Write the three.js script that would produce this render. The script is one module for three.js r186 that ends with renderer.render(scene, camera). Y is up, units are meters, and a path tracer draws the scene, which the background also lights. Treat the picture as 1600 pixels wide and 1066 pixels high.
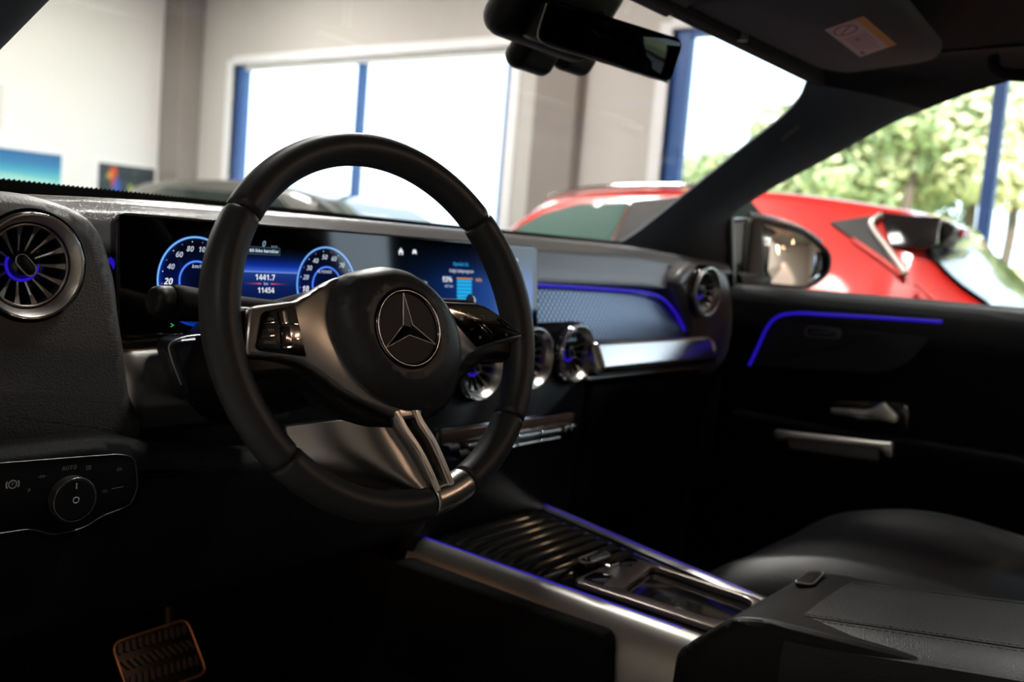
import * as THREE from 'three';
import { mergeGeometries, mergeVertices, toCreasedNormals } from 'three/addons/utils/BufferGeometryUtils.js';
import { RoundedBoxGeometry } from 'three/addons/geometries/RoundedBoxGeometry.js';
import { TextGeometry } from 'three/addons/geometries/TextGeometry.js';
import { FontLoader } from 'three/addons/loaders/FontLoader.js';
import { Brush, Evaluator, SUBTRACTION } from 'three-bvh-csg';
import { RectAreaLightUniformsLib } from 'three/addons/lights/RectAreaLightUniformsLib.js';

// ---------------------------------------------------------------- camera, sky, sun, exposure
// metres; x = towards the passenger side, y = up, z = towards the rear of the car; showroom floor at y = 0
const scene = new THREE.Scene();
const renderer = new THREE.WebGLRenderer({ antialias: true });
renderer.toneMapping = THREE.LinearToneMapping;
renderer.toneMappingExposure = 1.0;
renderer.shadowMap.enabled = true;
RectAreaLightUniformsLib.init();

const camera = new THREE.PerspectiveCamera(37.82, 1600 / 1066, 0.02, 300);
camera.position.set(-1.15, 1.22, 0.92);
camera.setRotationFromMatrix(new THREE.Matrix4().makeBasis(
  new THREE.Vector3(0.607, 0.083, 0.790), new THREE.Vector3(0.026, 0.992, -0.124), new THREE.Vector3(-0.794, 0.096, 0.600)));
camera.focus = 0.93;
camera.userData.fStop = 4.8;

scene.background = new THREE.Color(0.70, 0.85, 1.0);
scene.backgroundIntensity = 4.2;

const sun = new THREE.DirectionalLight(new THREE.Color(1.0, 0.95, 0.86), 9.5);
sun.position.set(-30, 38, 22);
sun.target.position.set(16, 0, -8);
sun.castShadow = true;
sun.shadow.mapSize.set(2048, 2048);
Object.assign(sun.shadow.camera, { left: -50, right: 50, top: 50, bottom: -50, near: 1, far: 160 });
scene.add(sun, sun.target);

// ---------------------------------------------------------------- helpers
let seed = 7;
const rnd = () => { seed = (seed * 1664525 + 1013904223) >>> 0; return seed / 4294967296; };
const V = (x, y, z) => new THREE.Vector3(x, y, z);
const taken = {};
function numbered(n) { const k = taken[n] = (taken[n] ?? -1) + 1; return k ? n + '_' + String(k).padStart(3, '0') : n; }
function part(name, geo, mat, parent) {
  const m = new THREE.Mesh(geo, mat); m.name = name; m.castShadow = m.receiveShadow = true; parent.add(m); return m;
}
function thing(name, label, category, group) {
  const g = new THREE.Group(); g.name = numbered(name); g.userData = { label, category };
  if (group) g.userData.group = group;
  scene.add(g); return g;
}
function structure(name, label, category) { const g = thing(name, label, category); g.userData.kind = 'structure'; return g; }
// puts a group's origin at the middle of its base; the parts stay where they are
function settle(g) {
  g.updateMatrixWorld(true);
  const b = new THREE.Box3().setFromObject(g), o = V((b.min.x + b.max.x) / 2, b.min.y, (b.min.z + b.max.z) / 2);
  for (const c of g.children) c.position.sub(o);
  g.position.add(o); return g;
}
function single(name, geo, mat, label, category, group) {
  geo.computeBoundingBox();
  const b = geo.boundingBox, o = V((b.min.x + b.max.x) / 2, b.min.y, (b.min.z + b.max.z) / 2);
  geo.translate(-o.x, -o.y, -o.z);
  const m = part(numbered(name), geo, mat, scene); m.position.copy(o);
  m.userData = { label, category }; if (group) m.userData.group = group;
  return m;
}
const std = (r, g, b, rough = 0.5, metal = 0, extra = {}) => new THREE.MeshPhysicalMaterial({ color: new THREE.Color().setRGB(r, g, b), roughness: rough, metalness: metal, ...extra });
const glow = (r, g, b, k = 1, base = 0.0) => new THREE.MeshStandardMaterial({ color: new THREE.Color().setRGB(base, base, base), roughness: 0.5, emissive: new THREE.Color().setRGB(r, g, b), emissiveIntensity: k });

// 2-D outlines
function rounded(pts, r) {            // polygon with rounded corners
  const s = new THREE.Shape(), n = pts.length;
  const P = pts.map((p) => new THREE.Vector2(p[0], p[1]));
  for (let i = 0; i < n; i++) {
    const a = P[(i + n - 1) % n], b = P[i], c = P[(i + 1) % n], rr = (pts[i][2] ?? r);
    const d1 = a.clone().sub(b), d2 = c.clone().sub(b), k = Math.min(rr, d1.length() * 0.48, d2.length() * 0.48);
    const p1 = b.clone().add(d1.setLength(k)), p2 = b.clone().add(d2.setLength(k));
    if (i === 0) s.moveTo(p1.x, p1.y); else s.lineTo(p1.x, p1.y);
    s.quadraticCurveTo(b.x, b.y, p2.x, p2.y);
  }
  s.closePath(); return s;
}
function smooth(pts, n = 60) {
  pts = ccw(pts);        // closed smooth outline through the points
  const c = new THREE.CatmullRomCurve3(pts.map((p) => V(p[0], p[1], 0)), true, 'centripetal');
  return new THREE.Shape(c.getPoints(n).slice(0, -1).map((p) => new THREE.Vector2(p.x, p.y)));
}
const area = (pts) => pts.reduce((s, p, i) => { const q = pts[(i + 1) % pts.length]; return s + p[0] * q[1] - q[0] * p[1]; }, 0);
const ccw = (pts) => (area(pts) < 0 ? [...pts].reverse() : pts);
// extrusion in the xy plane between z0 and z1, edges bevelled inwards
function slab(shape, z0, z1, bevel = 0.002, seg = 3, curve = 10) {
  const bt = Math.min(bevel, (z1 - z0) * 0.45);
  const g = new THREE.ExtrudeGeometry(shape, { depth: z1 - z0 - 2 * bt, bevelEnabled: bevel > 0, bevelThickness: bt, bevelSize: bevel, bevelOffset: -bevel, bevelSegments: seg, curveSegments: curve });
  g.translate(0, 0, z0 + bt);
  return toCreasedNormals(g, 0.7);
}
const toX = new THREE.Matrix4().makeBasis(V(0, 0, 1), V(0, 1, 0), V(-1, 0, 0));   // outline (z, y), thickness towards -x
const toY = new THREE.Matrix4().makeBasis(V(1, 0, 0), V(0, 0, -1), V(0, 1, 0));   // outline (x, -z), thickness towards +y
function slabX(shape, x0, x1, bevel, seg, curve) { return slab(shape, -x1, -x0, bevel, seg, curve).applyMatrix4(toX); }
function slabY(shape, y0, y1, bevel, seg, curve) { return slab(shape, y0, y1, bevel, seg, curve).applyMatrix4(toY); }
function box(x0, x1, y0, y1, z0, z1, r = 0) {
  const g = r ? new RoundedBoxGeometry(x1 - x0, y1 - y0, z1 - z0, 3, r) : new THREE.BoxGeometry(x1 - x0, y1 - y0, z1 - z0);
  return g.translate((x0 + x1) / 2, (y0 + y1) / 2, (z0 + z1) / 2);
}
// surface through rows of points, uv in metres
function loft(rows, { closeU = false, closeV = false, capStart = false, capEnd = false, crease = 0.9 } = {}) {
  const R = rows.length, N = rows[0].length, pos = [], uv = [], idx = [];
  const U = [0]; for (let i = 1; i < N; i++) U[i] = U[i - 1] + rows[R >> 1][i].distanceTo(rows[R >> 1][i - 1]);
  let v = 0;
  for (let r = 0; r < R; r++) {
    if (r) v += rows[r][N >> 1].distanceTo(rows[r - 1][N >> 1]);
    for (let i = 0; i < N; i++) { pos.push(rows[r][i].x, rows[r][i].y, rows[r][i].z); uv.push(U[i], v); }
  }
  const id = (r, i) => (r % R) * N + (i % N);
  for (let r = 0; r < R - (closeV ? 0 : 1); r++) for (let i = 0; i < N - (closeU ? 0 : 1); i++) {
    idx.push(id(r, i), id(r, i + 1), id(r + 1, i + 1), id(r, i), id(r + 1, i + 1), id(r + 1, i));
  }
  const cap = (r, flip) => {
    const c = V(0, 0, 0); rows[r].forEach((p) => c.addScaledVector(p, 1 / N));
    const k = pos.length / 3; pos.push(c.x, c.y, c.z); uv.push(0, 0);
    for (let i = 0; i < N; i++) { const a = id(r, i), b = id(r, (i + 1) % N); idx.push(...(flip ? [k, a, b] : [k, b, a])); }
  };
  if (capStart) cap(0, false);
  if (capEnd) cap(R - 1, true);
  const g = new THREE.BufferGeometry();
  g.setAttribute('position', new THREE.Float32BufferAttribute(pos, 3));
  g.setAttribute('uv', new THREE.Float32BufferAttribute(uv, 2));
  g.setIndex(idx);
  g.computeVertexNormals();
  return crease > 3 ? g : toCreasedNormals(g, crease);
}
// solid sheet: front rows and the same rows moved by "back"
function sheet(rows, back, crease = 0.7) {
  const closed = rows.map((r) => [...r, ...r.slice().reverse().map((p) => p.clone().add(back))]);
  return loft(closed, { closeU: true, capStart: true, capEnd: true, crease });
}
const evaluator = new Evaluator(); evaluator.attributes = ['position', 'normal', 'uv'];
function cut(geo, tool) { return evaluator.evaluate(new Brush(geo), new Brush(tool), SUBTRACTION).geometry; }
const spline = (pts, n, closed = false) => new THREE.CatmullRomCurve3(pts.map((p) => (p.isVector3 ? p : V(...p))), closed, 'centripetal').getPoints(n);
function tube(pts, r, n = 40, rad = 8, closed = false) { return new THREE.TubeGeometry(new THREE.CatmullRomCurve3(pts.map((p) => (p.isVector3 ? p : V(...p))), closed, 'centripetal'), n, r, rad, closed); }
// flat bar of width w and thickness t along a 2-D centre line, in the xy plane from z0
function ribbon(pts, w, z0, z1, bevel) {
  const c = spline(pts.map((p) => V(p[0], p[1], 0)), 24), L = [], R = [];
  c.forEach((p, i) => { const d = c[Math.min(i + 1, 24)].clone().sub(c[Math.max(i - 1, 0)]).normalize(); L.push([p.x - d.y * w / 2, p.y + d.x * w / 2]); R.push([p.x + d.y * w / 2, p.y - d.x * w / 2]); });
  return slab(new THREE.Shape(ccw([...L, ...R.reverse()]).map((p) => new THREE.Vector2(p[0], p[1]))), z0, z1, bevel);
}

// textures
function canvasTexture(w, h, draw, srgb = true) {
  const c = document.createElement('canvas'); c.width = w; c.height = h; draw(c.getContext('2d'), w, h);
  const t = new THREE.CanvasTexture(c); if (srgb) t.colorSpace = THREE.SRGBColorSpace; return t;
}
function noiseTexture(n, cell, octaves, metres, gain = 1) {     // tiling value noise, one tile = "metres"
  const data = new Uint8Array(n * n * 4), sum = new Float32Array(n * n);
  let amp = 1, total = 0, c = cell;
  for (let o = 0; o < octaves; o++, amp *= 0.55, c *= 2) {
    const g = Array.from({ length: c * c }, rnd); total += amp;
    for (let y = 0; y < n; y++) for (let x = 0; x < n; x++) {
      const fx = x / n * c, fy = y / n * c, ix = Math.floor(fx), iy = Math.floor(fy), s = fx - ix, t = fy - iy, ss = s * s * (3 - 2 * s), tt = t * t * (3 - 2 * t);
      const q = (a, b) => g[(b % c) * c + (a % c)];
      sum[y * n + x] += amp * ((q(ix, iy) * (1 - ss) + q(ix + 1, iy) * ss) * (1 - tt) + (q(ix, iy + 1) * (1 - ss) + q(ix + 1, iy + 1) * ss) * tt);
    }
  }
  for (let i = 0; i < n * n; i++) { const v = Math.max(0, Math.min(255, 255 * (0.5 + gain * (sum[i] / total - 0.5)))); data.set([v, v, v, 255], i * 4); }
  const t = new THREE.DataTexture(data, n, n); t.wrapS = t.wrapT = THREE.RepeatWrapping; t.magFilter = THREE.LinearFilter; t.repeat.set(1 / metres, 1 / metres); t.needsUpdate = true; return t;
}
const grain = noiseTexture(512, 96, 2, 0.12, 1.6);        // leather grain
const plaster = noiseTexture(256, 8, 4, 1.4, 1.2);
const leafy = noiseTexture(256, 6, 4, 3.0, 1.8);

// ---------------------------------------------------------------- materials
const M = {
  dash: std(0.105, 0.102, 0.107, 0.26, 0, { bumpMap: grain, bumpScale: 0.00014 }),
  shadedDash: std(0.055, 0.052, 0.053, 0.45, 0, { bumpMap: grain, bumpScale: 0.00018 }),  // darker copy of dash, the fall-off of light put into the colour
  softBlack: std(0.0045, 0.0045, 0.005, 0.6, 0, { specularIntensity: 0.2, bumpMap: grain, bumpScale: 0.0002 }),
  leather: std(0.034, 0.036, 0.040, 0.42, 0, { specularIntensity: 0.7 }),
  seat: std(0.010, 0.011, 0.014, 0.45, 0, { bumpMap: grain, bumpScale: 0.0002 }),
  plastic: std(0.005, 0.005, 0.0055, 0.45, 0, { specularIntensity: 0.6 }),
  cloth: std(0.014, 0.014, 0.016, 0.95),
  visorCloth: std(0.11, 0.105, 0.12, 0.95),
  gloss: std(0.006, 0.006, 0.007, 0.12, 0, { clearcoat: 1, clearcoatRoughness: 0.03 }),
  screenGlass: std(0.003, 0.003, 0.004, 0.06),
  satin: std(0.60, 0.58, 0.55, 0.30, 1),
  darkSatin: std(0.42, 0.41, 0.39, 0.34, 1),
  chrome: std(0.78, 0.78, 0.79, 0.08, 1),
  darkChrome: std(0.30, 0.30, 0.32, 0.07, 1),
  blue: glow(0.035, 0.012, 0.85, 0.48),
  ink: std(0.55, 0.55, 0.56, 0.6),
  pillar: std(0.065, 0.080, 0.100, 0.9),  // bluish lens veil put into the colour, lighter than the dark grey trim
  carpet: std(0.012, 0.012, 0.012, 1),
  pane: new THREE.MeshPhysicalMaterial({ color: 0xffffff, roughness: 0, transmission: 1, thickness: 0, ior: 1.5 }),
  carPane: new THREE.MeshPhysicalMaterial({ color: new THREE.Color().setRGB(0.94, 0.97, 0.96), roughness: 0, transmission: 1, thickness: 0, ior: 1.5 }),
};

// ---------------------------------------------------------------- showroom
const XR = 7.5, XL = -9, ZF = -12, ZB = 24, H = 4.6;
const wallMat = std(0.55, 0.525, 0.495, 0.9, 0, { bumpMap: plaster, bumpScale: 0.0015 });
const wallWhite = std(0.82, 0.82, 0.81, 0.9, 0, { bumpMap: plaster, bumpScale: 0.0015 });
const backMat = std(0.42, 0.37, 0.325, 0.9, 0, { bumpMap: plaster, bumpScale: 0.0015 });
const columnMat = std(0.25, 0.22, 0.20, 0.85);
const trimWhite = std(0.85, 0.86, 0.88, 0.5);
const frameBlue = std(0.035, 0.115, 0.36, 0.45);
{
  const f = structure('floor', 'pale grey tiled showroom floor', 'floor');
  part('floor_slab', box(XL - 0.3, XR + 0.3, -0.25, -0.004, ZF - 0.3, ZB + 0.3), std(0.25, 0.23, 0.22, 0.6), f);
  const tile = [0.36, 0.39, 0.42].map((v) => std(v, v * 0.96, v * 0.92, 0.3)), tg = new THREE.BoxGeometry(1.49, 0.012, 1.49);
  let k = 0;
  for (let x = XL + 0.75; x < XR; x += 1.5) for (let z = ZF + 0.75; z < ZB; z += 1.5) { const t = part('floor_tile', tg, tile[(k++ * 7) % 3], f); t.position.set(x, -0.006, z); }
  settle(f);
  const c = structure('ceiling', 'brown showroom ceiling', 'ceiling');
  part('ceiling_slab', box(XL - 0.3, XR + 0.3, H, H + 0.3, ZF - 0.3, ZB + 0.3), std(0.20, 0.165, 0.14, 0.9), c); settle(c);
}
const OPEN = [[-10.79, -5.93, 0.12, 3.36, 2], [-3.99, 1.85, 0.12, 3.42, 2], [2.7, 9.2, 0.12, 4.3, 2], [16.5, 22, 0.12, 3.42, 2]];
function wallWithHoles(x0, x1, len0, len1, holes) {
  const s = new THREE.Shape([[len0, 0], [len1, 0], [len1, H], [len0, H]].map((p) => new THREE.Vector2(...p)));
  for (const [a, b, y0, y1] of holes) s.holes.push(new THREE.Path([[a, y0], [a, y1], [b, y1], [b, y0]].map((p) => new THREE.Vector2(...p))));
  return slabX(s, x0, x1, 0);
}
{
  const w = structure('wall_right', 'beige showroom wall with tall blue framed windows', 'wall');
  part('wall_panel', wallWithHoles(XR, XR + 0.3, ZF - 0.3, ZB + 0.3, OPEN), wallMat, w); settle(w);
  const l = structure('wall_left', 'beige showroom wall behind the photographer', 'wall');
  part('wall_panel', box(XL - 0.3, XL, 0, H, ZF - 0.3, ZB + 0.3), backMat, l); settle(l);
  const f = structure('wall_front', 'white showroom wall hung with pictures', 'wall');
  part('wall_panel', box(XL - 0.3, XR, 0, H, ZF - 0.3, ZF), wallWhite, f); settle(f);
  const b = structure('wall_back', 'beige back wall of the showroom', 'wall');
  const s = new THREE.Shape([[XL - 0.3, 0], [XR, 0], [XR, H], [XL - 0.3, H]].map((p) => new THREE.Vector2(...p)));
  s.holes.push(new THREE.Path([[-1.2, 1.2], [-1.2, 2.8], [0.5, 2.8], [0.5, 1.2]].map((p) => new THREE.Vector2(...p))));
  part('wall_panel', slab(s, ZB, ZB + 0.3, 0), backMat, b); settle(b);
}
// window in a wall across x: white reveal lining, blue frame bars, one pane per bay
function windowX(n, x, [z0, z1, y0, y1, bays], label, bars) {
  const g = structure('window_' + n, label, 'window'), d = 0.11, t = 0.085;
  part('reveal', mergeGeometries([box(x - 0.02, x + 0.2, y0, y1 + 0.06, z0 - 0.13, z0 - 0.0), box(x - 0.02, x + 0.2, y0, y1 + 0.06, z1, z1 + 0.13), box(x - 0.02, x + 0.2, y1, y1 + 0.11, z0, z1)]), trimWhite, g);
  const fx0 = x + 0.06, fx1 = fx0 + d, cuts = bars ?? Array.from({ length: bays - 1 }, (_, i) => z0 + (z1 - z0) * (i + 1) / bays);
  part('frame_jamb', box(fx0, fx1, y0, y1, z0, z0 + 0.17, 0.008), frameBlue, g); part('frame_jamb', box(fx0, fx1, y0, y1, z1 - 0.12, z1, 0.008), frameBlue, g);
  part('frame_head', box(fx0, fx1, y1 - 0.07, y1, z0 + 0.17, z1 - 0.12, 0.008), n === 1 ? trimWhite : frameBlue, g); part('frame_sill', box(fx0, fx1, y0, y0 + t, z0 + 0.17, z1 - 0.12, 0.008), frameBlue, g);
  for (const c of cuts) part('mullion', box(fx0, fx1, y0 + t, y1 - 0.07, c - 0.05, c + 0.05, 0.008), frameBlue, g);
  const edges = [z0 + 0.17, ...cuts, z1 - 0.12];
  for (let i = 0; i + 1 < edges.length; i++) {
    const p = new THREE.PlaneGeometry(edges[i + 1] - edges[i], y1 - y0 - t - 0.07).rotateY(-Math.PI / 2).translate(x + 0.115, (y0 + t + y1 - 0.07) / 2, (edges[i] + edges[i + 1]) / 2);
    part('pane', p, M.pane, g);
  }
  return settle(g);
}
windowX(1, XR, OPEN[0], 'tall showroom window with blue frame seen through the steering wheel', [-8.36]);
windowX(2, XR, OPEN[1], 'tall blue framed showroom window behind the red car', [-1.02]);
windowX(3, XR, OPEN[2], 'tall blue framed showroom window towards the rear of the car', [6.3]);
windowX(5, XR, OPEN[3], 'far blue framed showroom window reflected in the door mirror', [19.2]);
{
  const g = structure('window_4', 'wide low window in the back wall seen in the door mirror', 'window');
  part('frame_head', box(-1.2, 0.5, 2.72, 2.8, ZB + 0.1, ZB + 0.2), frameBlue, g); part('frame_sill', box(-1.2, 0.5, 1.2, 1.28, ZB + 0.1, ZB + 0.2), frameBlue, g);
  part('frame_jamb', box(-1.2, -1.12, 1.28, 2.72, ZB + 0.1, ZB + 0.2), frameBlue, g); part('frame_jamb', box(0.42, 0.5, 1.28, 2.72, ZB + 0.1, ZB + 0.2), frameBlue, g);
  part('pane', new THREE.PlaneGeometry(1.54, 1.44).rotateY(Math.PI).translate(-0.35, 2.0, ZB + 0.15), M.pane, g); settle(g);
}
{
  const a = structure('trim_1', 'grey brown corner column of the showroom', 'column');
  part('shaft', box(7.17, XR, 0, H, ZF, ZF + 0.5, 0.01), columnMat, a); settle(a);
  const b = structure('trim_2', 'grey brown wall column between the two tall windows', 'column');
  part('shaft', box(XR - 0.16, XR, 0, H, -5.47, -4.94, 0.01), columnMat, b); settle(b);
}
// pictures on the front wall
function picture(x0, x1, y0, y1, draw, label, w, h) {
  const g = thing('wall_picture', label, 'picture');
  part('mount', box(x0 - 0.05, x1 + 0.05, y0 - 0.05, y1 + 0.05, ZF, ZF + 0.03, 0.004), std(0.86, 0.87, 0.88, 0.7), g);
  const t = canvasTexture(w, h, draw);
  const p = new THREE.PlaneGeometry(x1 - x0, y1 - y0).translate((x0 + x1) / 2, (y0 + y1) / 2, ZF + 0.033);
  part('print', p, new THREE.MeshStandardMaterial({ map: t, roughness: 0.6 }), g); settle(g);
}
picture(3.9, 5.74, 0.75, 1.90, (c, w, h) => {
  const g = c.createLinearGradient(0, 0, 0, h);
  [[0, '#1b5f96'], [0.12, '#2a78ac'], [0.22, '#46a2bf'], [0.3, '#77c3c4'], [0.36, '#a9d3c0'], [0.42, '#a3c8a0'], [0.5, '#cfd6ae'], [1, '#d8cfa6']].forEach(([k, v]) => g.addColorStop(k, v));
  c.fillStyle = g; c.fillRect(0, 0, w, h);
  c.fillStyle = 'rgba(190,225,215,.5)'; c.beginPath(); c.ellipse(w * 0.3, h * 0.2, w * 0.25, h * 0.02, 0.05, 0, 7); c.fill(); c.beginPath(); c.ellipse(w * 0.7, h * 0.3, w * 0.25, h * 0.02, 0.05, 0, 7); c.fill();
}, 'turquoise seascape picture on the white wall, largest of the hung pictures', 256, 160);
picture(6.26, 7.12, 1.05, 1.87, (c, w, h) => {
  c.fillStyle = '#2e3b42'; c.fillRect(0, 0, w, h);
  const blob = (x, y, rx, ry, a, col) => { c.fillStyle = col; c.beginPath(); c.ellipse(x * w, y * h, rx * w, ry * h, a, 0, 7); c.fill(); };
  for (let i = 0; i < 40; i++) blob(rnd(), rnd(), 0.04 + rnd() * 0.08, 0.03 + rnd() * 0.05, rnd() * 3, ['#3a4a4c', '#27343c', '#44524a', '#33444e'][i % 4]);
  blob(0.25, 0.14, 0.07, 0.1, 0.3, '#d9562f'); blob(0.2, 0.2, 0.05, 0.05, 0, '#d8a63a'); blob(0.28, 0.26, 0.06, 0.12, 0.2, '#c74b2c'); blob(0.34, 0.34, 0.05, 0.14, -0.2, '#2f57b4'); blob(0.3, 0.45, 0.05, 0.12, 0.1, '#3a63c0');
  blob(0.62, 0.42, 0.09, 0.06, 0.4, '#cf8a3a'); blob(0.56, 0.36, 0.04, 0.05, 0, '#8fae4a'); blob(0.7, 0.5, 0.06, 0.08, 0, '#d0703a');
}, 'dark picture with orange and blue patches beside the corner column', 192, 160);
{
  const g = thing('wall_notice', 'small pale notice sheet above the turquoise picture', 'notice');
  part('sheet', box(4.35, 4.97, 2.12, 2.68, ZF, ZF + 0.012), std(0.68, 0.67, 0.65, 0.8), g); settle(g);
}

// ---------------------------------------------------------------- lamps of the showroom
function discLamp(x, z, k, label, warm) {
  const g = thing('ceiling_lamp', label, 'lamp', 'round ceiling lamps');
  part('rim', new THREE.CylinderGeometry(0.36, 0.36, 0.07, 40, 1, true).translate(x, H - 0.04, z), std(0.7, 0.7, 0.7, 0.5), g);
  part('diffuser_lamp', new THREE.CylinderGeometry(0.345, 0.345, 0.02, 40).translate(x, H - 0.065, z), warm ? glow(1.0, 0.66, 0.45, 4, 0.6) : glow(1.0, 0.96, 0.91, 4, 0.6), g);
  const l = new THREE.RectAreaLight(warm ? new THREE.Color(1.0, 0.62, 0.42) : new THREE.Color(1.0, 0.955, 0.90), k, 0.62, 0.62);
  l.position.set(x, H - 0.09, z); l.lookAt(x, 0, z); g.add(l); settle(g);
}
for (const [x, z, warm, power = 115] of [[-5, -8.5], [-0.5, -8.8], [2.6, -9.4], [5.4, -8.8], [4.8, -5.4], [2.5, -3.0, 0, 170], [0.6, -1.9, 0, 28], [1.3, 0.5], [-5.2, 2.5], [2.9, 7.3, 1], [4.1, 7.6, 1], [5.4, 7.9, 1], [1.45, 18], [1.4, 22.3]]) discLamp(x, z, x < -4 && z > 0 ? 30 : warm ? 42 : power, warm ? 'unseen round warm ceiling lamp added to tint the wheel spokes' : z > 10 ? 'round white ceiling lamp reflected in the door mirror' : 'round white ceiling lamp of the showroom', warm);  // warm lamps behind the car are unseen, added to warm the spoke reflections
function pendant(x, y, z, r = 0.085, k = 18, power = 8) {
  const g = thing('pendant_lamp', k > 20 ? 'small warm bulb hanging on a cord above the red car' : 'warm glass globe pendant lamp hanging from the ceiling', 'lamp', 'warm pendant lamps');
  part('cord', tube([[x, H, z], [x, (H + y) / 2, z], [x, y + r + 0.03, z]], 0.006, 8, 6), M.plastic, g);
  part('cap', new THREE.CylinderGeometry(0.03, 0.05, 0.07, 20).translate(x, y + r + 0.01, z), M.darkChrome, g);
  part('bulb', new THREE.SphereGeometry(r, 24, 16).translate(x, y, z), glow(1.0, 0.62, 0.36, k, 0.5), g);
  const l = new THREE.PointLight(new THREE.Color(1.0, 0.60, 0.38), power); l.position.set(x, y, z); l.shadow.radius = r * 47; l.castShadow = true; g.add(l); settle(g);
}
for (const [x, y, z, r, k, power] of [[2.7, 2.9, 10.6], [2.55, 2.9, 12.6], [2.4, 2.9, 14.4], [2.2, 2.9, 16.4], [4.2, 3.85, 0.85, 0.036, 40, 0.55]]) pendant(x, y, z, r, k, power);
{
  const g = thing('roll_up_banner', 'white roll up banner standing behind the car, seen in the door mirror', 'banner');
  part('sheet', box(2.45, 3.0, 0.08, 2.05, 13.0, 13.02), std(0.85, 0.85, 0.86, 0.6), g); part('foot', box(2.4, 3.05, 0, 0.08, 12.9, 13.1, 0.01), M.darkSatin, g); settle(g);
}

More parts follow.
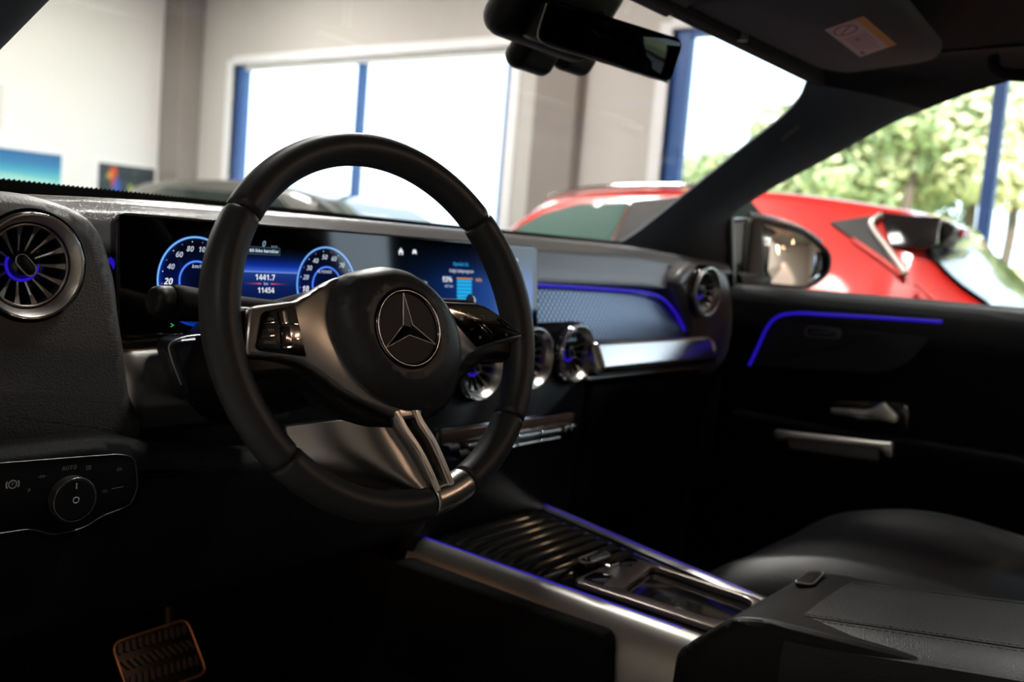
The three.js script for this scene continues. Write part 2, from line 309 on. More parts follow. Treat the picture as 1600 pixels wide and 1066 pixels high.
// ---------------------------------------------------------------- outdoors
{
  const rows = [];
  const gy = (x, z) => { const k = THREE.MathUtils.smoothstep(x, 10, 25); return -0.2 + 1.75 * k + Math.max(0, x - 25) * 0.02 + 0.12 * Math.sin(x * 0.35) * Math.sin(z * 0.21) * k; };
  for (let z = -95; z <= 60; z += 2.5) { const r = []; for (let x = 7.85; x <= 75; x += 1.68) r.push(V(x, gy(x, z), z)); rows.push(r); }
  const lawn = structure('lawn', 'sunlit lawn rising towards the trees outside', 'lawn');
  part('turf', loft(rows, { crease: 4 }), std(0.52, 0.54, 0.26, 0.95, 0, { bumpMap: leafy, bumpScale: 0.05 }), lawn);
  const west = structure('forecourt', 'pale paved forecourt outside the other walls', 'paving');
  part('paving', mergeGeometries([box(-70, XL - 0.3, -0.3, -0.2, -95, 60), box(XL - 0.3, XR + 0.35, -0.3, -0.26, -95, 60)]), std(0.4, 0.39, 0.37, 0.9), west);
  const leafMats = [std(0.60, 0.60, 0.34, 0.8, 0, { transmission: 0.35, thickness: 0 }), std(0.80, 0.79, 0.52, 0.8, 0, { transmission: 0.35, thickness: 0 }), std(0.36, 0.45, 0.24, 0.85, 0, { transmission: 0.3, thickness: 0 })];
  const bark = std(0.12, 0.09, 0.07, 0.9);
  function crown(n, lumps, size) {
    const pos = [], nor = [], d = V(), u = V(), w = V(), c = V();
    for (let i = 0; i < n; i++) {
      const L = lumps[Math.floor(rnd() * lumps.length)];
      do d.set(rnd() * 2 - 1, rnd() * 2 - 1, rnd() * 2 - 1); while (d.lengthSq() > 1 || d.lengthSq() < 0.01);
      const rr = 0.55 + 0.45 * Math.sqrt(rnd()); d.normalize();
      c.set(L[0] + d.x * L[3] * rr, L[1] + d.y * L[4] * rr, L[2] + d.z * L[3] * rr);
      d.add(V(rnd() - 0.5, rnd() * 0.8, rnd() - 0.5)).normalize();
      u.set(rnd() - 0.5, rnd() - 0.5, rnd() - 0.5).cross(d).normalize(); w.crossVectors(d, u);
      const s = size * (0.6 + 0.8 * rnd());
      const q = [[0, -1], [0.62, 0], [0, 1], [-0.62, 0]].map(([a, b]) => c.clone().addScaledVector(u, a * s).addScaledVector(w, b * s));
      for (const k of [0, 1, 2, 0, 2, 3]) { pos.push(q[k].x, q[k].y, q[k].z); nor.push(d.x, d.y, d.z); }
    }
    const g = new THREE.BufferGeometry(); g.setAttribute('position', new THREE.Float32BufferAttribute(pos, 3)); g.setAttribute('normal', new THREE.Float32BufferAttribute(nor, 3)); return g;
  }
  const kinds = [0, 1, 2].map((k) => {
    const lumps = Array.from({ length: 9 }, () => { const a = rnd() * 6.283, r = 0.9 * Math.sqrt(rnd()); return [Math.cos(a) * r, 1.7 + rnd() * 2.6, Math.sin(a) * r, 0.75 + rnd() * 0.5, 0.7 + rnd() * 0.45]; });
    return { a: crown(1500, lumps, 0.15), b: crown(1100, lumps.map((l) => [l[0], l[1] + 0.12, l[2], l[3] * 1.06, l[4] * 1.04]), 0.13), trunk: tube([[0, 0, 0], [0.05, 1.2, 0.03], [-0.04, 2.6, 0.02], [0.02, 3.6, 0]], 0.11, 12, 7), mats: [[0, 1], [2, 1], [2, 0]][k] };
  });
  const spots = [[35, -18.6, 0.78], [33.6, -16.9, 0.72], [32, -15.2, 0.78], [31, -13.1, 0.82], [30, -11.6, 0.98], [28.6, -10.0, 1.05], [29.6, -8.8, 1.1], [28.2, -7.6, 1.12], [29.5, -6.3, 1.16], [28.4, -5.0, 1.05], [29.8, -3.6, 1.1], [28.6, -2.0, 1.05], [29.5, -0.2, 1.1], [28.4, 1.8, 1.05], [29.6, 3.8, 1.1], [28.4, 6.0, 1.0], [29.8, 8.6, 1.1], [28.6, 11.2, 1.05], [30, 14, 1.1], [36, -50.5, 0.8], [34.5, -48.2, 0.62], [33.5, -10.2, 1.18], [33.8, -7.2, 1.2], [33.2, -13.8, 0.95], [33.5, -4.0, 1.2]];
  spots.forEach(([x, z, s], i) => {
    const K = kinds[i % 3], right = z > -4.6;
    const g = thing('tree', i > 20 ? 'leafy tree in the second row behind the lawn trees' : z < -40 ? 'distant tree seen low in the window left of the steering wheel rim' : z < -12.5 ? 'low sunlit tree seen beside the windscreen pillar' : right ? 'leafy tree on the lawn beyond the right window bar' : 'leafy sunlit tree behind the red car', 'tree', 'trees on the lawn outside');
    part('crown', K.a, leafMats[K.mats[0]], g); part('crown', K.b, leafMats[K.mats[1]], g); part('trunk', K.trunk, bark, g);
    g.position.set(x, gy(x, z) - 0.05, z); g.scale.set(s * 1.15, s, s * 1.15); g.rotation.y = i * 1.3;
  });
}

// ---------------------------------------------------------------- other cars in the showroom
// body section at z with roof or bonnet height y; the side leans in above the belt line
function carBody(cx, W, lines) {
  const rows = lines.map(([z, y, low = 0.24, nar = 1]) => {
    const w = (h) => (W - 0.66 * Math.max(0, h - 0.95)) * nar, b = Math.min(0.95, y - 0.02), e = Math.max(y - 0.035, 0.32);
    const half = [[0, low], [W * 0.80 * nar, low], [W * 0.975 * nar, low + 0.06], [W * nar, Math.min(0.55, e)], [W * 0.995 * nar, Math.min(0.75, e)], [w(b) * 0.99, Math.min(b, e)], [w((b + e) / 2), (b + e) / 2], [w(e), e], [w(e) - 0.05, y - 0.004], [w(e) * 0.55, y + 0.012], [0, y + 0.02]];
    const r = half.map(([a, h]) => V(cx - a, h, z)), l = half.slice(1, -1).reverse().map(([a, h]) => V(cx + a, h, z));
    return [...r, ...l];
  });
  return loft(rows, { closeU: true, capStart: true, capEnd: true, crease: 0.55 });
}
const refine = (lines, n) => { const c = spline(lines.map(([z, y]) => V(z, y, 0)), n); return c.map((p) => [p.x, p.y]); };
// flat piece lying on the leaning side of a car, outline as (z, y)
function sidePatch(cx, W, zy, out, r, thick = 0.006) {
  const k = Math.hypot(1, 0.66), m = new THREE.Matrix4().makeBasis(V(0, 0, 1), V(0.66 / k, 1 / k, 0), V(-1 / k, 0.66 / k, 0)).setPosition(cx - W, 0.95, 0);
  return slab(rounded(ccw(zy.map(([z, y, q]) => [z, (y - 0.95) * k, q])), r), out - thick, out, 0.0015).applyMatrix4(m);
}
const mirrorX = (g, cx) => { const h = g.clone(); h.applyMatrix4(new THREE.Matrix4().makeScale(-1, 1, 1)); h.translate(2 * cx, 0, 0); const p = h.attributes; for (const k of Object.keys(p)) { const a = p[k], n = a.itemSize; if (h.index) continue; for (let i = 0; i < a.count; i += 3) for (let c = 0; c < n; c++) { const t = a.array[(i + 1) * n + c]; a.array[(i + 1) * n + c] = a.array[(i + 2) * n + c]; a.array[(i + 2) * n + c] = t; } } return h; };
const rubber = std(0.02, 0.02, 0.02, 0.9), tint = std(0.02, 0.03, 0.028, 0.04);
function carWheel(g, cx, z, side, W) {
  const x = cx + side * (W - 0.12);
  const t = part('tyre', new THREE.TorusGeometry(0.245, 0.085, 14, 40).rotateY(Math.PI / 2).translate(x, 0.33, z), rubber, g);
  part('wheel_rim', new THREE.LatheGeometry([[0.0, 0.05], [0.06, 0.05], [0.08, 0.03], [0.18, 0.02], [0.2, 0.05], [0.21, -0.08]].map((p) => new THREE.Vector2(...p)), 30).rotateZ(-side * Math.PI / 2).translate(x, 0.33, z), M.darkSatin, t);
}
{
  const cx = 3.1, W = 0.9;
  const g = thing('red_hatchback', 'glossy red hatchback parked beside the passenger door', 'car');
  const paint = std(0.78, 0.022, 0.018, 0.35, 0, { clearcoat: 1, clearcoatRoughness: 0.04 });
  const lines = [...refine([[-3.78, 0.5], [-3.74, 0.64], [-3.5, 0.76], [-3.0, 0.88], [-2.55, 0.96], [-2.35, 1.02], [-2.1, 1.14], [-1.9, 1.262], [-1.74, 1.425], [-1.64, 1.458], [-1.53, 1.482], [-1.1, 1.511], [-0.7, 1.511], [-0.44, 1.49], [-0.2, 1.462]], 70), ...refine([[-0.13, 1.415], [-0.069, 1.328], [0.043, 1.227], [0.163, 1.15], [0.3, 1.03], [0.4, 0.86], [0.43, 0.62], [0.41, 0.36]], 24).map(([z, y]) => [z, y, 0.24, 1 - 0.5 * Math.max(0, z + 0.13)])];
  part('body', carBody(cx, W, lines), paint, g);
  const black = std(0.030, 0.027, 0.027, 0.65), gl = std(0.10, 0.17, 0.15, 0.05);
  const pieces = [
    ['front_side_window', [[-1.83, 1.279], [-1.702, 1.368], [-1.542, 1.42], [-1.293, 1.442], [-1.30, 1.0], [-1.9, 1.02]], gl, 0.006],
    ['pillar_cover', [[-1.285, 1.445], [-1.06, 1.473], [-0.93, 1.0], [-1.288, 1.0]], black, 0.008],
    ['rear_side_window', [[-1.05, 1.472], [-0.75, 1.465], [-0.673, 1.406], [-0.52, 1.28], [-0.50, 1.0], [-0.92, 1.0]], tint, 0.006],
    ['quarter_cover', [[-0.415, 1.396], [-0.245, 1.434], [-0.255, 1.391], [-0.088, 1.231], [-0.11, 1.236]], black, 0.010],
  ];
  for (const [n, zy, m, out] of pieces) { const p = sidePatch(cx, W, zy, out, 0.012, 0.012); part(n, p, m, g); part(n, mirrorX(p, cx), m, g); }
  const onSide = (z, y, o) => { const k = Math.hypot(1, 0.66); return V(cx - W + 0.66 * (y - 0.95) - o / k, y + o * 0.66 / k, z); };
  part('chrome_trim', tube([onSide(-0.232, 1.43, 0.015), onSide(-0.258, 1.398, 0.015), onSide(-0.248, 1.38, 0.015), onSide(-0.168, 1.303, 0.014), onSide(-0.088, 1.227, 0.012)], 0.011, 30, 10), M.satin, g);
  part('shoulder_strip', tube([onSide(-0.31, 1.338, 0.004), onSide(-0.2, 1.28, 0.006), onSide(-0.105, 1.226, 0.004)], 0.009, 16, 8), std(0.85, 0.10, 0.09, 0.25), g);
  part('shoulder_strip', tube([onSide(-0.045, 1.2, 0.003), onSide(-0.005, 1.175, 0.005), onSide(0.035, 1.148, 0.003)], 0.009, 12, 8), std(0.85, 0.10, 0.09, 0.25), g);
  part('roof_rail', tube([onSide(-1.72, 1.437, 0.01), onSide(-1.55, 1.482, 0.012), onSide(-1.1, 1.513, 0.012), onSide(-0.85, 1.515, 0.01)], 0.011, 40, 8), M.chrome, g);
  part('rear_spoiler', slabX(rounded(ccw([[-0.26, 1.452], [-0.02, 1.43], [0.015, 1.40], [-0.02, 1.335], [-0.15, 1.325], [-0.2, 1.38]]), 0.012), 2.53, 2.98, 0.012), M.gloss, g);
  part('spoiler_side', sidePatch(cx, W, [[-0.238, 1.432], [-0.03, 1.432], [-0.018, 1.345], [-0.06, 1.318], [-0.165, 1.318]], 0.014, 0.01, 0.02), M.gloss, g);
  part('rear_lamp', box(2.62, 2.72, 1.38, 1.41, 0.0, 0.022, 0.004), std(0.5, 0.05, 0.08, 0.2), g);
  const rw = spline([V(0, 1.345, -0.075), V(0, 1.236, 0.048), V(0, 1.16, 0.168), V(0, 1.09, 0.245)], 10);
  part('rear_window', sheet(rw.map((p, i) => { const w = (W - 0.66 * (p.y - 0.95)) * (1 - 0.5 * Math.max(0, p.z + 0.13)) - 0.004; return [-1, -0.6, 0, 0.6, 1].map((s) => V(cx + s * w, p.y + 0.024 - 0.030 * s * s, p.z + 0.008)); }), V(0, -0.006, -0.006)), tint, g);
  for (const s of [-1, 1]) for (const z of [-2.95, -0.3]) carWheel(g, cx, z, s, W);
  part('headlamp', box(2.35, 2.75, 0.66, 0.74, -3.74, -3.6, 0.02), M.chrome, g); part('headlamp', box(3.45, 3.85, 0.66, 0.74, -3.74, -3.6, 0.02), M.chrome, g);
  settle(g);
}
function darkCar(cx, z0, top, paint, label) {
  const g = thing('dark_car', label, 'car'), W = 0.92, k = top / 1.5;
  const lines = refine([[0, 0.5], [0.04, 0.8], [0.2, 0.98], [0.55, 1.1], [0.75, 1.17], [0.95, 1.25], [1.3, 1.37], [1.8, 1.455], [2.3, 1.5], [3.1, 1.5], [3.7, 1.47], [4.1, 1.38], [4.35, 1.15], [4.45, 0.95], [4.5, 0.6], [4.48, 0.38]].map(([z, y]) => [z0 - z, y * k]).reverse(), 70);
  part('body', carBody(cx, W, lines), paint, g);
  const win = sidePatch(cx, W, [[z0 - 0.95, 1.05 * k], [z0 - 1.75, 1.38 * k], [z0 - 3.5, 1.41 * k], [z0 - 4.1, 1.08 * k]], 0.008, 0.04, 0.012);
  part('side_window', win, tint, g); part('side_window', mirrorX(win, cx), tint, g);
  part('windscreen', sheet([[0.62, 1.125], [0.95, 1.25], [1.28, 1.362]].map(([z, y]) => [-0.62, -0.3, 0, 0.3, 0.62].map((x) => V(cx + x, y * k + 0.026, z0 - z + 0.004))), V(0, -0.01, 0)), tint, g);
  for (const s of [-1, 1]) { part('headlamp', box(cx + s * 0.62 - 0.16, cx + s * 0.62 + 0.16, 0.68 * k, 0.78 * k, z0 - 0.20, z0 - 0.015, 0.03), M.chrome, g); part('door_mirror', new THREE.SphereGeometry(0.12, 16, 12).scale(1, 0.62, 0.7).translate(cx + s * 0.98, 1.03 * k, z0 - 1.05), paint, g); for (const z of [0.85, 3.45]) carWheel(g, cx, z0 - z, s, W); }
  return settle(g);
}
darkCar(5.2, -4.4, 1.6, std(0.055, 0.052, 0.046, 0.4, 0, { clearcoat: 1, clearcoatRoughness: 0.06 }), 'dark car ahead whose roof shows behind the steering wheel rim');
darkCar(0.3, 16.5, 1.5, std(0.02, 0.02, 0.024, 0.35, 0, { clearcoat: 1, clearcoatRoughness: 0.05 }), 'dark car parked far behind, seen in the door mirror');

// ---------------------------------------------------------------- the car the photograph is taken in
const font = await new FontLoader().loadAsync('fonts/droid/droid_sans_bold.typeface.json');
const lean = (y) => 0.93 - 0.317 * (y - 1.17);                 // inner face of the right-hand side above the sill
const rake = (y) => (y - 1.23) / 0.7 - 0.27;                   // windscreen: z at height y
{
  const g = thing('car_body', 'black trimmed car shell with roof lining, windscreen pillars and windscreen', 'car');
  // right windscreen pillar and roof side: windscreen edge to door window edge
  const wEdge = [[0.735, 1.200, -0.31], [0.770, 1.262, -0.224], [0.760, 1.310, -0.155], [0.742, 1.365, -0.077], [0.727, 1.415, -0.006], [0.712, 1.460, 0.058], [0.698, 1.508, 0.127], [0.668, 1.538, 0.170], [0.625, 1.556, 0.197]];
  const dEdge = [[0.935, 1.160, -0.075], [0.908, 1.240, -0.058], [0.886, 1.311, -0.052], [0.866, 1.374, 0.036], [0.853, 1.414, 0.110], [0.842, 1.448, 0.177], [0.832, 1.482, 0.240], [0.822, 1.514, 0.302], [0.815, 1.536, 0.359]];
  const W = spline(wEdge, 40), D = spline(dEdge, 40);
  const pillar = (flip) => W.map((a, k) => { const b = D[k], r = []; for (let i = 0; i <= 8; i++) { const t = i / 8, p = a.clone().lerp(b, t), bul = 0.022 * Math.sin(Math.PI * t); p.x -= bul; p.z += bul * 0.5; if (flip) p.x = 0.06 - p.x; r.push(p); } return r; });
  const pr = part('windscreen_pillar', sheet(pillar(false), V(0.05, 0.012, -0.022)), M.pillar, g);
  part('windscreen_pillar', sheet(pillar(true), V(-0.05, 0.012, -0.022)), M.pillar, g);
  const tag = new TextGeometry('AIRBAG', { font, size: 0.0085, depth: 0.0015, curveSegments: 3 }).center();
  tag.applyMatrix4(new THREE.Matrix4().makeBasis(V(-0.05, 0.62, 0.78).normalize(), V(-0.72, 0.52, -0.45).normalize(), V(-0.69, -0.58, 0.43).normalize())).translate(0.718, 1.479, 0.138);
  part('airbag_tag', tag, std(0.22, 0.21, 0.19, 0.7), pr);
  const rail = (flip) => {
    const a = spline([[0.625, 1.556, 0.197], [0.615, 1.578, 0.25], [0.62, 1.594, 0.34], [0.625, 1.602, 0.5], [0.63, 1.606, 0.8], [0.63, 1.6, 1.4], [0.62, 1.57, 2.15]], 40);
    const b = spline([[0.815, 1.536, 0.359], [0.808, 1.558, 0.418], [0.802, 1.573, 0.471], [0.798, 1.586, 0.523], [0.794, 1.598, 0.66], [0.794, 1.598, 1.4], [0.81, 1.55, 2.15]], 40);
    return a.map((p, k) => { const r = []; for (let i = 0; i <= 6; i++) { const t = i / 6, q = p.clone().lerp(b[k], t); const f = Math.min(1, k / 8), sb = Math.sin(Math.PI * t); q.y += 0.012 * sb * f; q.x -= 0.022 * sb * (1 - f); q.z += 0.011 * sb * (1 - f); if (flip) q.x = 0.06 - q.x; r.push(q); } return r; });
  };
  part('roof_side_trim', sheet(rail(false), V(0.02, 0.04, 0)), M.cloth, g);
  part('roof_side_trim', sheet(rail(true), V(-0.02, 0.04, 0)), M.cloth, g);
  const hl = spline([[0, 1.560, 0.203], [0, 1.576, 0.24], [0, 1.594, 0.34], [0, 1.604, 0.5], [0, 1.612, 0.9], [0, 1.604, 1.4], [0, 1.57, 2.15]], 40);
  part('header_trim', box(-0.66, 0.72, 1.556, 1.60, 0.196, 0.232, 0.008), M.cloth, g);
  const lining = (a, b, xs) => part('roof_lining', sheet(hl.filter((p) => p.z >= a && p.z <= b).map((p) => xs.map((x) => V(x, p.y + 0.012 * Math.cos((x - 0.03) * 2.4), p.z))), V(0, 0.05, 0)), M.cloth, g);
  const all = [-0.565, -0.4, -0.2, 0.03, 0.25, 0.45, 0.625];
  lining(0, 0.70, all); lining(1.78, 3, all); lining(0.62, 1.86, [-0.565, -0.48, -0.42]); lining(0.62, 1.86, [0.48, 0.56, 0.625]);
  const roof = rounded([[-0.78, -0.25], [0.86, -0.25], [0.86, -2.25], [-0.78, -2.25]].reverse(), 0.05);
  roof.holes.push(new THREE.Path([[-0.42, -0.68], [0.48, -0.68], [0.48, -1.8], [-0.42, -1.8]].map((p) => new THREE.Vector2(...p))));
  part('roof_panel', slabY(roof, 1.655, 1.675, 0.004), M.plastic, g);
  part('added_sunroof', new THREE.PlaneGeometry(0.92, 1.14).rotateX(Math.PI / 2).translate(0.03, 1.662, 1.24), M.carPane, g);  // unseen sunroof, added so the wheel spokes mirror the warm ceiling
  // windscreen
  const rows = []; for (let i = 0; i <= 8; i++) { const y = 1.2 + (1.572 - 1.2) * i / 8, r = []; for (let j = 0; j <= 10; j++) { const w = 0.76 - 0.08 * i / 8; r.push(V(0.03 + w * (j / 5 - 1), y, rake(y))); } rows.push(r); }
  const glass = part('windscreen', loft(rows, { crease: 4 }), M.carPane, g);
  const frit = [[-0.72, 1.19], [0.78, 1.19], [0.77, 1.2455]]; for (let i = 0; i <= 500; i++) frit.push([0.77 - 1.48 * i / 500, 1.2455 + (i % 2 ? 0.0022 : 0)]);
  const fg = new THREE.ShapeGeometry(new THREE.Shape(ccw(frit).map((p) => new THREE.Vector2(...p)))), fp = fg.attributes.position;
  for (let i = 0; i < fp.count; i++) fp.setZ(i, rake(fp.getY(i)) + 0.0015);
  fg.computeVertexNormals(); part('frit_band', fg, std(0.008, 0.008, 0.008, 0.9), glass);
  // nose, bulkheads, floor and sides, so that daylight enters through the glass and the open door only
  part('footwell_side', box(0.90, 0.985, 0.36, 1.17, -0.42, -0.10), M.cloth, g);
  part('bonnet', sheet(spline([[0, 1.19, -0.33], [0, 1.15, -0.6], [0, 1.07, -1.0], [0, 0.94, -1.28], [0, 0.7, -1.38]], 16).map((p) => [-0.8, -0.4, 0.03, 0.46, 0.86].map((x) => V(x, p.y - 0.05 * ((x - 0.03) / 0.83) ** 2, p.z))), V(0, -0.02, 0)), M.gloss, g);
  part('bulkhead', box(-0.84, 0.93, 0.3, 1.185, -0.44, -0.40), M.plastic, g);
  part('floor_pan', box(-0.86, 0.96, 0.30, 0.36, -0.44, 2.25), M.carpet, g);
  part('front_wing', box(-0.93, -0.84, 0.3, 1.13, -1.3, -0.2, 0.03), M.gloss, g); part('front_wing', box(0.9, 0.99, 0.3, 1.13, -1.3, -0.2, 0.03), M.gloss, g);
  part('sill_panel', box(-0.93, -0.80, 0.22, 0.42, -0.2, 2.2, 0.02), M.plastic, g); part('sill_panel', box(0.93, 0.99, 0.22, 0.42, -0.2, 2.2, 0.02), M.plastic, g);
  part('tailgate', box(-0.86, 0.93, 0.3, 1.6, 2.2, 2.25), M.cloth, g);
  part('centre_pillar', slabX(rounded(ccw([[0.68, 1.6], [0.97, 1.6], [1.02, 0.4], [0.64, 0.4]]), 0.01), 0.84, 0.93, 0.01), M.cloth, g);
  part('centre_pillar', slabX(rounded(ccw([[1.06, 1.6], [1.16, 1.6], [1.2, 0.4], [1.04, 0.4]]), 0.01), -0.87, -0.80, 0.01), M.cloth, g);
  part('rear_quarter', box(-0.87, -0.83, 0.4, 1.6, 1.2, 2.25), M.cloth, g);
  part('rear_quarter', box(0.89, 0.93, 0.4, 1.17, 0.8, 2.25), M.cloth, g); part('rear_quarter', box(0.84, 0.93, 1.17, 1.6, 1.3, 2.25), M.cloth, g);
  part('rear_side_window', new THREE.PlaneGeometry(0.34, 0.43).rotateY(Math.PI / 2).translate(0.9, 1.385, 1.15), M.carPane, g);
  settle(g);
}

// ---------------------------------------------------------------- dashboard
{
  const ventHole = (s, x, y, more = 0) => { const p = new THREE.Path(); p.absarc(x, y, 0.0538 + more, 0, Math.PI * 2, true); s.holes.push(p); return s; };
  const g = thing('dashboard', 'dark grey grained dashboard running across the car', 'dashboard');
  const prof = spline([[0, 1.195, -0.345], [0, 1.226, -0.2], [0, 1.2365, -0.115], [0, 1.2365, -0.090], [0, 1.231, -0.072], [0, 1.218, -0.060], [0, 1.195, -0.052], [0, 1.170, -0.045], [0, 1.160, -0.045], [0, 1.158, -0.06]], 30);
  const padRows = (a, b, n, pr) => Array.from({ length: n }, (_, i) => a + (b - a) * i / (n - 1)).map((x) => pr.map((p) => V(x, p.y - 0.012 * THREE.MathUtils.smoothstep(Math.abs(x - 0.03), 0.45, 0.85), p.z + 0.012 * Math.pow(Math.abs(x - 0.03) / 0.85, 3))));
  part('upper_pad', sheet(padRows(-0.605, 0.63, 34, prof), V(0, -0.02, -0.02)), M.dash, g);
  const crest = prof.filter((p) => p.y > 1.204 || p.z < -0.1);
  part('end_crest', sheet(padRows(-0.88, -0.60, 8, crest), V(0, -0.02, -0.02)), M.dash, g); part('end_crest', sheet(padRows(0.625, 0.91, 8, crest), V(0, -0.02, -0.02)), M.dash, g);
  part('core', box(-0.85, 0.9, 0.80, 1.15, -0.4, -0.078), M.plastic, g);
  const ventCut = (x, y) => new THREE.CylinderGeometry(0.0538, 0.0538, 0.3, 64).rotateX(Math.PI / 2).translate(x, y, 0);
  part('driver_end_pad', cut(slab(smooth([[-0.90, 1.212], [-0.75, 1.228], [-0.67, 1.2275], [-0.616, 1.208], [-0.592, 1.16], [-0.582, 1.11], [-0.566, 1.04], [-0.553, 0.985], [-0.62, 0.955], [-0.9, 0.955]], 90), -0.07, -0.002, 0.022, 6), ventCut(-0.682, 1.163)), M.shadedDash, g);
  part('passenger_end_pad', cut(slab(smooth([[0.615, 1.172], [0.655, 1.207], [0.75, 1.219], [0.84, 1.200], [0.89, 1.13], [0.902, 1.06], [0.88, 1.0], [0.82, 0.975], [0.755, 0.99], [0.715, 1.04], [0.69, 1.09], [0.645, 1.135]], 90), -0.10, -0.018, 0.02, 8), ventCut(0.718, 1.158)), M.dash, g);
  // textured decor panel with its light strip
  const net = canvasTexture(64, 64, (c) => { c.fillStyle = '#000'; c.fillRect(0, 0, 64, 64); c.strokeStyle = '#fff'; c.lineWidth = 9; c.beginPath(); for (const k of [-64, 0, 64]) { c.moveTo(k, 0); c.lineTo(k + 64, 64); c.moveTo(k + 64, 0); c.lineTo(k, 64); } c.stroke(); }, false);
  net.wrapS = net.wrapT = THREE.RepeatWrapping; net.repeat.set(1 / 0.013, 1 / 0.013);
  const netColor = canvasTexture(64, 64, (c) => { c.fillStyle = '#98a4b4'; c.fillRect(0, 0, 64, 64); c.strokeStyle = '#20242b'; c.lineWidth = 12; c.beginPath(); for (const k of [-64, 0, 64]) { c.moveTo(k, 0); c.lineTo(k + 64, 64); c.moveTo(k + 64, 0); c.lineTo(k, 64); } c.stroke(); });
  netColor.wrapS = netColor.wrapT = THREE.RepeatWrapping; netColor.repeat.copy(net.repeat);
  part('decor_panel', slab(rounded(ccw([[0.10, 1.06, 0.001], [0.708, 1.06, 0.001], [0.69, 1.09], [0.65, 1.118], [0.60, 1.140], [0.54, 1.150], [0.45, 1.153], [0.10, 1.160, 0.001]]), 0.02), -0.006, 0.004, 0.001).translate(0, -1.11, 0).rotateX(-0.22).translate(0, 1.11, -0.048), std(0.62, 0.64, 0.68, 0.32, 0.85, { map: netColor, bumpMap: net, bumpScale: -0.0006 }), g);
  part('light_strip', tube([[0.12, 1.158, -0.044], [0.3, 1.156, -0.044], [0.46, 1.1525, -0.044], [0.54, 1.1495, -0.042], [0.60, 1.139, -0.040], [0.655, 1.112, -0.038], [0.70, 1.074, -0.036]], 0.0030, 80, 8), M.blue, g);
  part('light_strip', tube([[-0.588, 1.172, -0.03], [-0.583, 1.165, -0.028], [-0.58, 1.158, -0.028]], 0.0028, 8, 8), M.blue, g);
  // metal tube trim
  const bar = part('trim_bar', box(-0.227, 0.227, -0.030, 0.030, -0.03, 0.0, 0.012).rotateX(-0.46).translate(0.545, 1.041, 0.002), std(0.68, 0.67, 0.66, 0.2, 1), g);
  part('trim_end', new THREE.CylinderGeometry(0.021, 0.021, 0.004, 24).scale(1, 1, 0.75).rotateZ(Math.PI / 2).translate(0.773, 1.036, -0.012), M.chrome, bar);
  part('trim_lip', box(0.30, 0.80, 0.997, 1.003, -0.05, -0.002, 0.002), M.darkSatin, g);
  part('trim_band', sheet(Array.from({ length: 12 }, (_, i) => { const t = i / 11; return spline([[0, 1.089 + 0.009 * t, -0.045], [0, 1.086 + 0.009 * t, -0.030], [0, 1.072 + 0.006 * t, -0.014], [0, 1.045, -0.006], [0, 1.015, -0.010], [0, 0.985, -0.025]], 16).map((p) => V(-0.585 + 0.02 * (1.09 - p.y) / 0.1 + 0.22 * t, p.y, p.z)); }), V(0, 0, -0.01), 4), M.satin, g);
  // lower panels
  part('knee_panel', slab(rounded(ccw([[-0.88, 1.0, 0.002], [-0.60, 0.999], [-0.52, 0.972], [-0.30, 0.945], [-0.12, 0.93], [-0.12, 0.81], [-0.30, 0.80], [-0.88, 0.80]]), 0.03), -0.07, 0.03, 0.02, 5), M.softBlack, g);
  part('glovebox_lid', slab(rounded(ccw([[0.345, 0.985], [0.895, 0.985], [0.88, 0.72], [0.335, 0.72]]), 0.03), -0.09, -0.028, 0.015, 4), M.softBlack, g);
  part('centre_stack', slab(ventHole(ventHole(ventHole(rounded(ccw([[-0.09, 1.092], [0.325, 1.097], [0.342, 0.99], [0.32, 0.74], [-0.085, 0.74], [-0.1, 0.99]]), 0.03), 0.024, 1.031), 0.157, 1.040), 0.282, 1.043), -0.07, -0.034, 0.001, 4), M.plastic, g);
  settle(g);
  const cs = thing('column_surround', 'dark glossy steering column surround with bright edge under the display', 'column cover');
  part('cover', slab(rounded(ccw([[-0.549, 1.0925], [-0.40, 1.101], [-0.40, 1.02], [-0.518, 1.024]]), 0.02), -0.012, 0.02, 0.006, 4), std(0.03, 0.035, 0.045, 0.2, 0.3), cs);
  part('edge_trim', tube([[-0.50, 1.0975, 0.021], [-0.53, 1.095, 0.021], [-0.5465, 1.088, 0.021], [-0.544, 1.075, 0.021], [-0.530, 1.045, 0.021]], 0.0012, 30, 6), M.satin, cs);
  part('edge_trim', tube([[-0.515, 1.025, 0.021], [-0.49, 1.0225, 0.021], [-0.45, 1.023, 0.021]], 0.0012, 12, 6), M.satin, cs);
  part('column', new THREE.CylinderGeometry(0.055, 0.062, 0.24, 32).rotateX(Math.PI / 2 - 0.3).translate(-0.462, 1.09, 0.12), M.plastic, cs);
  settle(cs);
}

